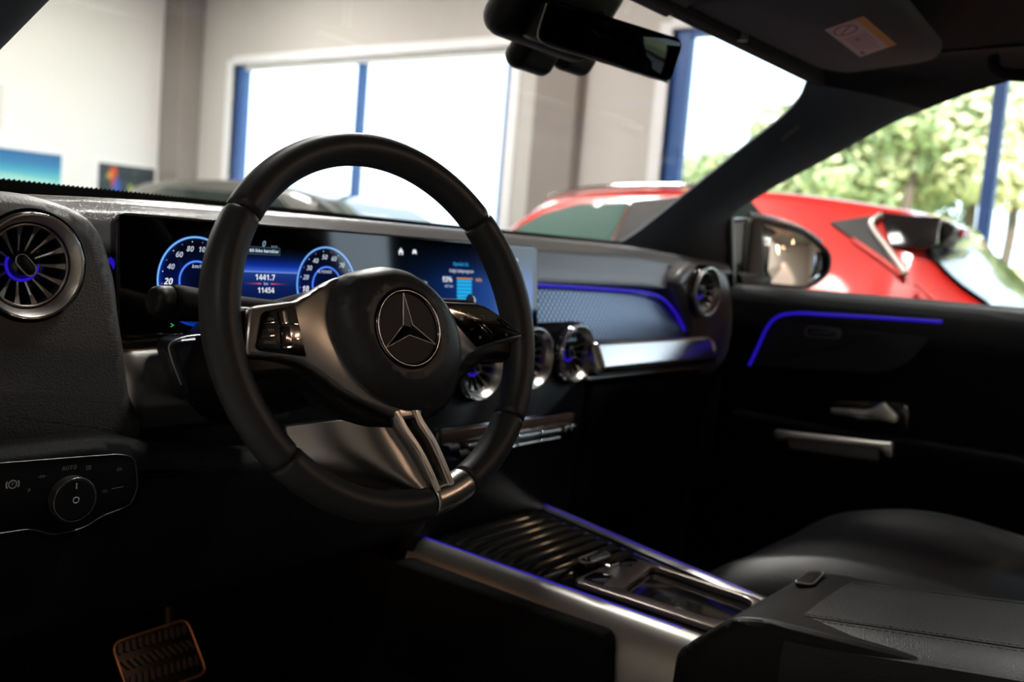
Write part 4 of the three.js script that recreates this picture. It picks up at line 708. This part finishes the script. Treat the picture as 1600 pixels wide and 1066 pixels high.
// ---------------------------------------------------------------- climate panel
{
  const g = thing('climate_panel', 'slim chrome edged climate switch panel under the centre vents', 'switch panel');
  const sh = (a) => rounded(ccw(a), 0.010);
  part('bezel', slab(sh([[-0.068, 0.893], [0.294, 0.893], [0.292, 0.944], [-0.069, 0.944]]), -0.036, -0.018, 0.002), M.darkChrome, g);
  part('glass_strip', slab(rounded(ccw([[-0.062, 0.921], [0.287, 0.921], [0.286, 0.940], [-0.063, 0.940]]), 0.005), -0.02, -0.0165, 0.001), std(0.16, 0.11, 0.085, 0.12, 0.6), g);
  part('recess', slab(rounded(ccw([[-0.062, 0.897], [0.288, 0.897], [0.288, 0.920], [-0.062, 0.920]]), 0.005), -0.02, -0.0168, 0.0005), M.gloss, g);
  for (const x of [-0.056, -0.030]) part('rotary_knob', new THREE.CylinderGeometry(0.0062, 0.0068, 0.022, 20).rotateZ(Math.PI / 2).translate(x + 0.014, x < -0.05 ? 0.914 : 0.903, -0.012), M.plastic, g);
  for (let k = 0; k < 4; k++) {
    const x = -0.008 + k * 0.062;
    part('rocker', box(x, x + 0.058, 0.9125, 0.919, -0.019, -0.006, 0.003), M.chrome, g);
    part('rocker', box(x, x + 0.058, 0.899, 0.9055, -0.019, -0.006, 0.003), M.chrome, g);
  }
  part('button', box(0.252, 0.266, 0.910, 0.920, -0.019, -0.009, 0.002), M.chrome, g); part('button', box(0.270, 0.284, 0.910, 0.920, -0.019, -0.009, 0.002), M.chrome, g);
  settle(g);
}

// ---------------------------------------------------------------- centre console
const DY = 0.775;
{
  const g = thing('centre_console', 'centre console with ribbed black cover, touchpad and blue light lines', 'console');
  const lx = (z) => -0.058 - 0.042 * (z + 0.1), rx = (z) => 0.272 - 0.30 * (z + 0.12);
  part('deck', slabY(rounded(ccw([[lx(-0.06), 0.06], [rx(-0.13), 0.13], [rx(0.47), -0.47], [lx(0.47), -0.47]]), 0.004), 0.735, DY - 0.004, 0.002), M.gloss, g);
  const slatMat = std(0.004, 0.004, 0.004, 0.05, 0, { specularIntensity: 0.4 });
  for (let k = 0; k < 12; k++) {
    const z = -0.105 + k * 0.0272, a = lx(z) + 0.014, b = rx(z) - 0.016, rows = [];
    for (let i = 0; i <= 10; i++) { const t = i / 10, x = a + (b - a) * t, e = Math.min(1, Math.min(t, 1 - t) / 0.05 + 0.3), r = []; for (const [dz, dy] of [[-0.0115, -0.002], [-0.0105, 0.002], [-0.0085, 0.0055], [-0.0055, 0.0072], [-0.003, 0.0068], [-0.0005, 0.0054], [0.003, 0.0028], [0.0065, -0.0002], [0.0095, -0.0030], [0.0115, -0.0055]]) r.push(V(x, DY - 0.005 + dy * e, z + dz)); rows.push(r); }
    part('slat', loft(rows, { crease: 4 }), slatMat, g);
  }
  part('light_strip', tube([[lx(-0.075), DY + 0.001, -0.075], [lx(0.15), DY + 0.001, 0.15], [lx(0.405), DY + 0.001, 0.405]], 0.0026, 40, 8), M.blue, g);
  part('light_strip', tube([[rx(-0.125), DY + 0.001, -0.125], [rx(0.15), DY + 0.001, 0.15], [rx(0.41), DY + 0.001, 0.41]], 0.0024, 40, 8), M.blue, g);
  // satin rails on both flanks
  const flank = (f, s) => { const rows = []; for (let i = 0; i <= 20; i++) { const z = -0.045 + 0.495 * i / 20, x = f(z); rows.push([[0.003, 0.777], [-0.006, 0.7775], [-0.016, 0.772], [-0.025, 0.760], [-0.031, 0.742], [-0.034, 0.72], [-0.034, 0.690]].map(([dx, y]) => V(x + dx * s, y, z))); } return rows; };
  part('side_rail', sheet(flank(lx, 1), V(0.008, -0.004, 0)), std(0.58, 0.56, 0.52, 0.40, 1), g);
  part('side_rail', sheet(flank(rx, -1), V(-0.008, -0.004, 0)), M.darkSatin, g);
  part('knee_pad', slabX(rounded(ccw([[-0.052, 0.755, 0.03], [0.20, 0.754], [0.328, 0.757, 0.018], [0.336, 0.70, 0.02], [0.33, 0.63], [-0.052, 0.60]]), 0.02), -0.125, -0.086, 0.008, 4), M.softBlack, g);
  part('plinth', box(-0.078, 0.13, 0.36, 0.735, -0.2, 0.96), M.plastic, g);
  // touchpad
  const fr = rounded(ccw([[-0.048, -0.222, 0.012], [0.112, -0.214, 0.012], [0.092, -0.448, 0.03], [-0.052, -0.456, 0.03]]), 0.012);
  fr.holes.push(new THREE.Path(rounded(ccw([[-0.024, -0.286, 0.014], [0.099, -0.262, 0.014], [0.083, -0.428, 0.028], [-0.028, -0.440, 0.03]]), 0.014).getPoints(8)));
  part('touchpad_frame', slabY(fr, 0.772, 0.7805, 0.0018), std(0.66, 0.57, 0.50, 0.28, 1), g);
  part('touchpad', slabY(rounded(ccw([[-0.022, -0.290, 0.014], [0.097, -0.266, 0.014], [0.081, -0.426, 0.028], [-0.026, -0.438, 0.03]]), 0.014), 0.76, 0.7655, 0.001), std(0.055, 0.045, 0.042, 0.4), g);
  part('touch_button', slabY(rounded(ccw([[-0.036, -0.230], [0.008, -0.226], [0.010, -0.250], [-0.034, -0.262]]), 0.006), 0.778, 0.7835, 0.0012), M.gloss, g);
  part('touch_button', slabY(rounded(ccw([[0.060, -0.224], [0.098, -0.222], [0.096, -0.240], [0.062, -0.246]]), 0.006), 0.778, 0.7835, 0.0012), M.gloss, g);
  part('toggle', box(0.022, 0.048, 0.779, 0.789, 0.226, 0.238, 0.003), M.chrome, g);
  const roll = part('volume_roller', new THREE.CapsuleGeometry(0.009, 0.042, 6, 20).rotateZ(Math.PI / 2).rotateY(0.06).translate(0.045, 0.782, 0.196), M.gloss, g);
  const ov = []; for (let i = 0; i < 40; i++) { const a = i / 40 * Math.PI * 2; ov.push(V(0.045 + Math.cos(a) * 0.011 + Math.sign(Math.cos(a)) * 0.022, 0.786, 0.196 + Math.sin(a) * 0.0105)); }
  part('roller_ring', new THREE.TubeGeometry(new THREE.CatmullRomCurve3(ov, true), 60, 0.0018, 8, true), M.satin, roll);
  settle(g);
}
{
  const g = thing('armrest', 'black leather centre armrest with stitched top and oval release button', 'armrest');
  const top = (z) => 0.826 + 0.15 * (z - 0.52);
  part('base', slabX(rounded(ccw([[0.415, 0.762, 0.01], [0.435, 0.782, 0.02], [0.478, 0.822, 0.02], [0.51, 0.831, 0.02], [0.546, 0.834, 0.002], [0.99, 0.86, 0.01], [0.99, 0.55, 0.01], [0.40, 0.55, 0.01]]), 0.01), -0.118, 0.132, 0.012, 4), M.plastic, g);
  const zs = Array.from({ length: 21 }, (_, i) => 0.546 + 0.45 * i / 20);
  const sec = [[-0.122, -0.10], [-0.124, -0.035], [-0.118, -0.014], [-0.100, -0.002], [-0.07, 0.004], [-0.02, 0.007], [0.05, 0.008], [0.095, 0.006], [0.122, 0.0], [0.134, -0.012], [0.138, -0.035], [0.138, -0.10]];
  part('cushion', loft(zs.map((z, k) => sec.map(([x, y]) => V(x, top(z) + y * (k === 0 ? 0.9 : 1), z + (k === 0 ? -0.002 : 0)))), { capStart: true, capEnd: true, closeU: true, crease: 0.5 }), M.seat, g);
  const seam = (x, y) => tube(zs.map((z) => [x, top(z) + y, z]), 0.0011, 40, 6);
  part('seam', seam(-0.072, 0.0036), M.plastic, g); part('seam', seam(0.088, 0.0064), M.plastic, g);
  const st = new THREE.CapsuleGeometry(0.00055, 0.0035, 3, 6).rotateX(Math.PI / 2), list = [];
  for (const dx of [-0.078, -0.066]) for (let z = 0.55; z < 0.96; z += 0.0068) list.push(st.clone().translate(dx, top(z) + (dx < -0.07 ? 0.0026 : 0.0046), z));
  const stitch = part('stitching', mergeGeometries(list), std(0.10, 0.10, 0.10, 0.8), g); stitch.userData.kind = 'stuff';
  const ov = []; const C4 = [[0.036, 0.492], [0.092, 0.489], [0.110, 0.504], [0.046, 0.512]];
  const pts = rounded(ccw(C4.map(([x, z]) => [x, -z])), 0.009).getPoints(6); for (const p of pts) ov.push(V(p.x, 0.8335, -p.y));
  const bt = part('release_button', slabY(rounded(ccw(C4.map(([x, z]) => [x, -z])), 0.009), 0.828, 0.8338, 0.001), M.plastic, g);
  part('button_ring', new THREE.TubeGeometry(new THREE.CatmullRomCurve3(ov, true), 80, 0.0014, 6, true), M.satin, bt);
  settle(g);
}

// ---------------------------------------------------------------- passenger seat
{
  const g = thing('passenger_seat', 'dark leather passenger seat beyond the armrest', 'seat');
  const prof = spline([[0, 0.50, 0.27], [0, 0.62, 0.235], [0, 0.70, 0.245], [0, 0.755, 0.30], [0, 0.785, 0.39], [0, 0.80, 0.50], [0, 0.79, 0.65], [0, 0.77, 0.80], [0, 0.74, 0.86]], 36);
  const xs = [0.20, 0.215, 0.25, 0.28, 0.30, 0.33, 0.40, 0.46, 0.52, 0.60, 0.63, 0.66, 0.70, 0.735, 0.75], lift = [-0.09, -0.03, 0.012, 0.016, 0.0, -0.018, -0.012, -0.008, -0.012, -0.018, 0.0, 0.016, 0.012, -0.03, -0.09];
  part('cushion', sheet(xs.map((x, i) => prof.map((p) => V(x, p.y + lift[i] * THREE.MathUtils.smoothstep(p.z, 0.22, 0.5) - (Math.abs(x - 0.475) > 0.24 ? 0.015 : 0), p.z))), V(0, -0.12, 0.02), 1.0), M.seat, g);
  for (const x of [0.305, 0.645]) part('seam', tube(prof.slice(8, 34).map((p) => [x, p.y - 0.004, p.z]), 0.003, 60, 6), M.plastic, g);
  const bp = spline([[0, 0.72, 0.84], [0, 0.85, 0.87], [0, 1.05, 0.90], [0, 1.25, 0.95], [0, 1.38, 1.0], [0, 1.42, 1.05]], 20);
  part('backrest', sheet(xs.map((x, i) => bp.map((p) => V(0.475 + (x - 0.475) * (p.y > 1.3 ? 0.8 : 1), p.y, p.z - lift[i] * 0.9))), V(0, -0.03, 0.1), 1.0), M.seat, g);
  part('headrest', new RoundedBoxGeometry(0.27, 0.17, 0.09, 5, 0.04).translate(0.475, 1.50, 1.06), M.seat, g);
  part('seat_base', box(0.24, 0.72, 0.36, 0.64, 0.32, 0.85, 0.03), M.plastic, g);
  settle(g);
  const d = g.clone(); d.name = numbered('driver_seat'); d.userData = { label: 'dark leather driver seat set far back behind the steering wheel', category: 'seat' }; d.position.x -= 0.88; d.position.z += 0.15; d.scale.y = 0.93; d.position.y += 0.0; scene.add(d);
}

// ---------------------------------------------------------------- passenger door with mirror
{
  const g = thing('passenger_door', 'black passenger door with blue light line, metal handles and outside mirror', 'door');
  part('door_panel', slabX(rounded(ccw([[-0.14, 1.155], [0.64, 1.165], [0.64, 0.42], [-0.14, 0.42]]), 0.015), 0.945, 0.985, 0.006), M.softBlack, g);
  const sill = spline([[0.985, 1.168, 0], [0.962, 1.176, 0], [0.938, 1.172, 0], [0.924, 1.155, 0], [0.920, 1.13, 0], [0.93, 1.095, 0], [0.945, 1.08, 0]], 24);
  part('sill_pad', sheet(Array.from({ length: 20 }, (_, i) => { const z = -0.10 + 0.74 * i / 19; return sill.map((p) => V(p.x, p.y + 0.006 * (z / 0.6), z)); }), V(0.015, -0.012, 0)), M.leather, g);
  part('pocket_panel', slabX(rounded(ccw([[0.013, 0.995, 0.004], [0.048, 1.087], [0.072, 1.118, 0.04], [0.11, 1.124], [0.408, 1.139, 0.006], [0.382, 1.09], [0.35, 1.045, 0.04], [0.30, 1.02, 0.05]]), 0.03), 0.926, 0.95, 0.004), std(0.024, 0.026, 0.030, 0.6, 0, { bumpMap: grain, bumpScale: 0.0002 }), g);
  part('light_strip', tube([[0.925, 0.998, 0.015], [0.925, 1.038, 0.030], [0.924, 1.085, 0.047], [0.922, 1.110, 0.066], [0.920, 1.123, 0.10], [0.919, 1.1295, 0.185], [0.919, 1.136, 0.316], [0.919, 1.140, 0.409]], 0.0032, 80, 8), M.blue, g);
  const hole = rounded(ccw([[0.136, 1.099], [0.210, 1.103], [0.212, 1.083], [0.138, 1.078]]), 0.009);
  part('lock_switch', slabX(hole, 0.921, 0.93, 0.002), M.gloss, g);
  part('lock_switch_ring', new THREE.TubeGeometry(new THREE.CatmullRomCurve3(hole.getPoints(6).map((p) => V(0.921, p.y, p.x)), true), 60, 0.0016, 6, true), std(0.30, 0.28, 0.27, 0.4, 0.6), g);
  const h1 = part('door_handle', slabX(rounded(ccw([[0.212, 0.937, 0.004], [0.292, 0.945, 0.02], [0.318, 0.967, 0.006], [0.352, 0.942, 0.006], [0.349, 0.926, 0.006], [0.30, 0.930, 0.02], [0.214, 0.924, 0.004]]), 0.008), 0.905, 0.925, 0.005), std(0.80, 0.78, 0.73, 0.36, 1), g);
  part('handle_bowl', slabX(rounded(ccw([[0.20, 0.95], [0.36, 0.97], [0.37, 0.90], [0.22, 0.895]]), 0.02), 0.935, 0.948, 0.004), M.gloss, h1);
  const h2 = part('grab_handle', slabX(rounded(ccw([[0.100, 0.872, 0.008], [0.14, 0.874], [0.350, 0.889, 0.006], [0.356, 0.858, 0.008], [0.342, 0.857, 0.006], [0.325, 0.872, 0.01], [0.135, 0.858, 0.01], [0.122, 0.850, 0.006], [0.102, 0.850, 0.008]]), 0.006), 0.890, 0.925, 0.005), std(0.80, 0.78, 0.73, 0.36, 1), g);
  part('grab_pad', slabX(rounded(ccw([[0.130, 0.857], [0.324, 0.872], [0.326, 0.846], [0.138, 0.836]]), 0.008), 0.895, 0.93, 0.004), std(0.20, 0.20, 0.21, 0.5), h2);
  part('armrest_shelf', slabX(rounded(ccw([[-0.02, 0.90], [0.60, 0.905], [0.62, 0.84], [0.0, 0.80]]), 0.03), 0.90, 0.95, 0.015), M.softBlack, g);
  // window frame, divider and glass
  part('mirror_triangle', sheet([[[-0.10, 1.165], [-0.10, 1.30]], [[-0.06, 1.165], [-0.055, 1.318]]].map((r) => r.map(([z, y]) => V(lean(y) + 0.012, y, z))), V(0.02, 0, 0)), M.plastic, g);
  part('window_divider', box(0.0, 0.014, 0, 0.165, 0, 0.013, 0.003).rotateZ(0.307).translate(0.936, 1.160, -0.058), std(0.10, 0.095, 0.10, 0.4), g);
  const pane = sheet([[-0.055, 0.30], [0.66, 1.0]].map(([z], k) => [1.165, 1.315, 1.45, 1.60].map((y) => V(lean(y) + 0.02, y, k ? 0.66 : Math.max(-0.055, (y - 1.315) * 1.3 - 0.06)))), V(0.004, 0, 0));
  const gp = loft([0, 1].map((k) => [1.165, 1.24, 1.315, 1.38, 1.45, 1.53, 1.6].map((y) => V(lean(y) + 0.022, y, k ? 0.655 : Math.max(-0.055, (y - 1.315) * 1.45 - 0.055)))), { crease: 4 });
  part('window_glass', gp, M.carPane, g);
  // outside mirror
  const mg = new THREE.Group(); mg.name = 'outside_mirror'; g.add(mg);
  const nrm = V(-0.492, 0.050, 0.870).normalize(), rx = V(0, 1, 0).cross(nrm).normalize(), up = nrm.clone().cross(rx);
  const place = (geo) => geo.applyMatrix4(new THREE.Matrix4().makeBasis(rx, up, nrm).setPosition(1.085, 1.246, 0.02));
  const face = rounded([[-0.125, -0.072, 0.02], [0.06, -0.074, 0.06], [0.115, -0.03, 0.06], [0.112, 0.02, 0.06], [0.04, 0.062, 0.08], [-0.125, 0.085, 0.02]], 0.03);
  part('mirror_housing', place(slab(face, -0.10, 0.0, 0.022, 6)), M.gloss, mg);
  const rim = face.clone(); const inner = rounded([[-0.075, -0.064, 0.02], [0.055, -0.066, 0.05], [0.104, -0.028, 0.05], [0.101, 0.015, 0.05], [0.035, 0.053, 0.07], [-0.095, 0.070, 0.02]], 0.03);
  rim.holes.push(new THREE.Path(inner.getPoints(10)));
  part('mirror_rim', place(slab(rim, -0.012, 0.008, 0.003)), M.plastic, mg);
  part('mirror_cap', place(tube([[-0.12, 0.088, -0.01], [-0.05, 0.083, -0.005], [0.03, 0.067, -0.005], [0.09, 0.042, -0.01]], 0.006, 24, 8)), std(0.55, 0.6, 0.72, 0.15, 0.9), mg);
  const bulge = (p, s) => V(p.x * s, p.y * s, 0.002 - (p.x * p.x + p.y * p.y) * s * s / 2.6);
  part('mirror_glass', place(loft([1, 0.8, 0.6, 0.4, 0.2, 0.02].map((s) => inner.getPoints(12).map((p) => bulge(p, s))), { closeU: true, capEnd: true, crease: 4 })), new THREE.MeshStandardMaterial({ color: 0xffffff, metalness: 1, roughness: 0.01 }), mg);
  part('mirror_arm', tube([[0.955, 1.18, -0.05], [1.0, 1.185, -0.03], [1.05, 1.19, -0.02]], 0.02, 12, 10), M.plastic, mg);
  settle(g);
}

// ---------------------------------------------------------------- rear-view mirror, sun visor, grab handle
{
  const g = thing('rear_view_mirror', 'black rear view mirror with sensor housing at the top of the windscreen', 'mirror');
  const a = 12 * Math.PI / 180, nrm = V(-Math.sin(a), -0.24, Math.cos(a)).normalize(), rx = V(0, 1, 0).cross(nrm).normalize(), up = nrm.clone().cross(rx);
  const place = (geo) => geo.applyMatrix4(new THREE.Matrix4().makeBasis(rx, up, nrm).setPosition(-0.0755, 1.483, 0.2275));
  const face = rounded([[-0.124, -0.0235, 0.012], [0.122, -0.0325, 0.010], [0.126, 0.026, 0.012], [-0.121, 0.027, 0.012]], 0.01);
  part('mirror_housing', place(slab(face, -0.034, 0.0, 0.007, 5)), M.plastic, g);
  part('mirror_glass', place(slab(rounded([[-0.121, -0.021, 0.011], [0.1195, -0.030, 0.009], [0.1235, 0.0235, 0.011], [-0.118, 0.0245, 0.011]], 0.01), -0.003, 0.0012, 0.0008)), std(0.012, 0.013, 0.015, 0.03, 1), g);
  part('mirror_edge', place(tube([[-0.122, 0.02, 0.001], [-0.1235, -0.018, 0.001], [-0.114, -0.024, 0.001], [0, -0.028, 0.001], [0.115, -0.032, 0.001]], 0.0011, 50, 6)), M.darkSatin, g);
  part('stem', tube([[-0.07, 1.49, 0.20], [-0.07, 1.525, 0.19], [-0.06, 1.556, 0.205]], 0.014, 12, 10), M.plastic, g);
  part('sensor_housing', new RoundedBoxGeometry(0.20, 0.12, 0.05, 6, 0.024).rotateX(0.607).translate(-0.125, 1.520, 0.170), M.plastic, g);
  part('sensor_housing', new RoundedBoxGeometry(0.085, 0.05, 0.035, 6, 0.017).rotateX(0.607).translate(-0.072, 1.474, 0.100), M.plastic, g);
  part('sensor_housing', new RoundedBoxGeometry(0.075, 0.045, 0.035, 6, 0.017).rotateX(0.607).translate(0.004, 1.484, 0.114), M.plastic, g);
  part('roof_bracket', new RoundedBoxGeometry(0.13, 0.014, 0.06, 4, 0.006).rotateX(-0.35).translate(0.03, 1.567, 0.225), M.visorCloth, g);
  settle(g);
}
{
  const g = thing('sun_visor', 'folded up grey passenger sun visor with a printed warning label', 'sun visor');
  part('visor_board', slabY(rounded(ccw([[0.10, -0.225, 0.02], [0.30, -0.235, 0.03], [0.545, -0.245, 0.03], [0.585, -0.262, 0.02], [0.60, -0.285, 0.03], [0.535, -0.44, 0.04], [0.47, -0.472, 0.03], [0.21, -0.495, 0.03], [0.06, -0.49, 0.03]]), 0.03), 1.566, 1.584, 0.006, 4), M.visorCloth, g);
  const t = canvasTexture(256, 160, (c, w, h) => {
    c.fillStyle = '#d9cfd2'; c.fillRect(0, 0, w, h); c.fillStyle = '#dfae62'; c.fillRect(0, 0, w, 34);
    c.strokeStyle = '#b5586a'; c.lineWidth = 7; c.beginPath(); c.ellipse(48, 100, 30, 44, 0, 0, 7); c.stroke(); c.beginPath(); c.moveTo(28, 68); c.lineTo(68, 132); c.stroke();
    c.fillStyle = '#8a8088'; for (let k = 0; k < 7; k++) c.fillRect(98, 50 + k * 13, 96 + (k * 37 % 40), 4); c.fillStyle = '#c08090'; c.fillRect(120, 88, 26, 20); c.fillStyle = '#6d666e'; c.fillRect(222, 128, 22, 16);
  });
  const q = [[0.278, 0.357], [0.471, 0.345], [0.396, 0.425], [0.216, 0.434]], lab = new THREE.BufferGeometry();
  lab.setAttribute('position', new THREE.Float32BufferAttribute(q.flatMap(([x, z]) => [x, 1.5655, z]), 3)); lab.setAttribute('uv', new THREE.Float32BufferAttribute([0, 0, 1, 0, 1, 1, 0, 1], 2)); lab.setIndex([0, 1, 2, 0, 2, 3]); lab.computeVertexNormals();
  part('warning_label', lab, new THREE.MeshStandardMaterial({ map: t, roughness: 0.6 }), g);
  part('visor_clip', new THREE.CylinderGeometry(0.008, 0.008, 0.02, 16).translate(0.275, 1.566, 0.232), M.satin, g); settle(g);
  const h = thing('grab_handle', 'dark roof grab handle above the passenger door', 'grab handle');
  part('grip', tube([[0.66, 1.596, 0.50], [0.655, 1.572, 0.51], [0.652, 1.562, 0.55], [0.652, 1.562, 0.64], [0.655, 1.572, 0.68], [0.66, 1.598, 0.69]], 0.010, 40, 10), M.cloth, h); settle(h);
}

// ---------------------------------------------------------------- brake pedal and the footwell light above it
{
  const f = thing('footwell_lamp', 'small warm footwell lamp under the dashboard above the pedal', 'lamp');
  part('housing', box(-0.41, -0.33, 0.792, 0.806, -0.16, -0.12, 0.004), M.plastic, f);
  part('lens_lamp', box(-0.40, -0.34, 0.788, 0.793, -0.155, -0.125, 0.002), glow(1.0, 0.55, 0.30, 0.6, 0.3), f);
  const fl = new THREE.PointLight(new THREE.Color(1.0, 0.52, 0.30), 0.016); fl.position.set(-0.37, 0.78, -0.14); fl.shadow.radius = 1; fl.castShadow = true; f.add(fl); settle(f);
}
{
  const g = thing('brake_pedal', 'brake pedal with studded rubber pad in the dark footwell', 'pedal');
  const t = new THREE.Matrix4().makeRotationX(-0.75).setPosition(-0.36, 0.615, -0.25), put = (geo) => geo.applyMatrix4(t);
  part('pad', put(slab(rounded([[-0.06, -0.05], [0.06, -0.05], [0.062, 0.035], [-0.058, 0.03]], 0.014), -0.012, 0, 0.003)), M.plastic, g);
  part('pad_edge', put(new THREE.TubeGeometry(new THREE.CatmullRomCurve3(rounded([[-0.06, -0.05], [0.06, -0.05], [0.062, 0.035], [-0.058, 0.03]], 0.014).getPoints(6).map((p) => V(p.x, p.y, 0.0)), true), 80, 0.0022, 6, true)), std(0.35, 0.2, 0.13, 0.3, 0.7), g);
  const stud = slab(rounded([[-0.0028, -0.008], [0.0028, -0.008], [0.0028, 0.008], [-0.0028, 0.008]], 0.0025), 0, 0.004, 0.001);
  for (let r = 0; r < 3; r++) for (let k = 0; k < 11; k++) part('stud', put(stud.clone().rotateZ(r % 2 ? 0.5 : -0.3).translate(-0.05 + k * 0.0101, 0.02 - r * 0.024, 0)), M.leather, g);
  part('arm', tube([[-0.33, 0.62, -0.27], [-0.31, 0.68, -0.31], [-0.30, 0.80, -0.34]], 0.011, 16, 8), M.plastic, g); settle(g);
}

renderer.render(scene, camera);
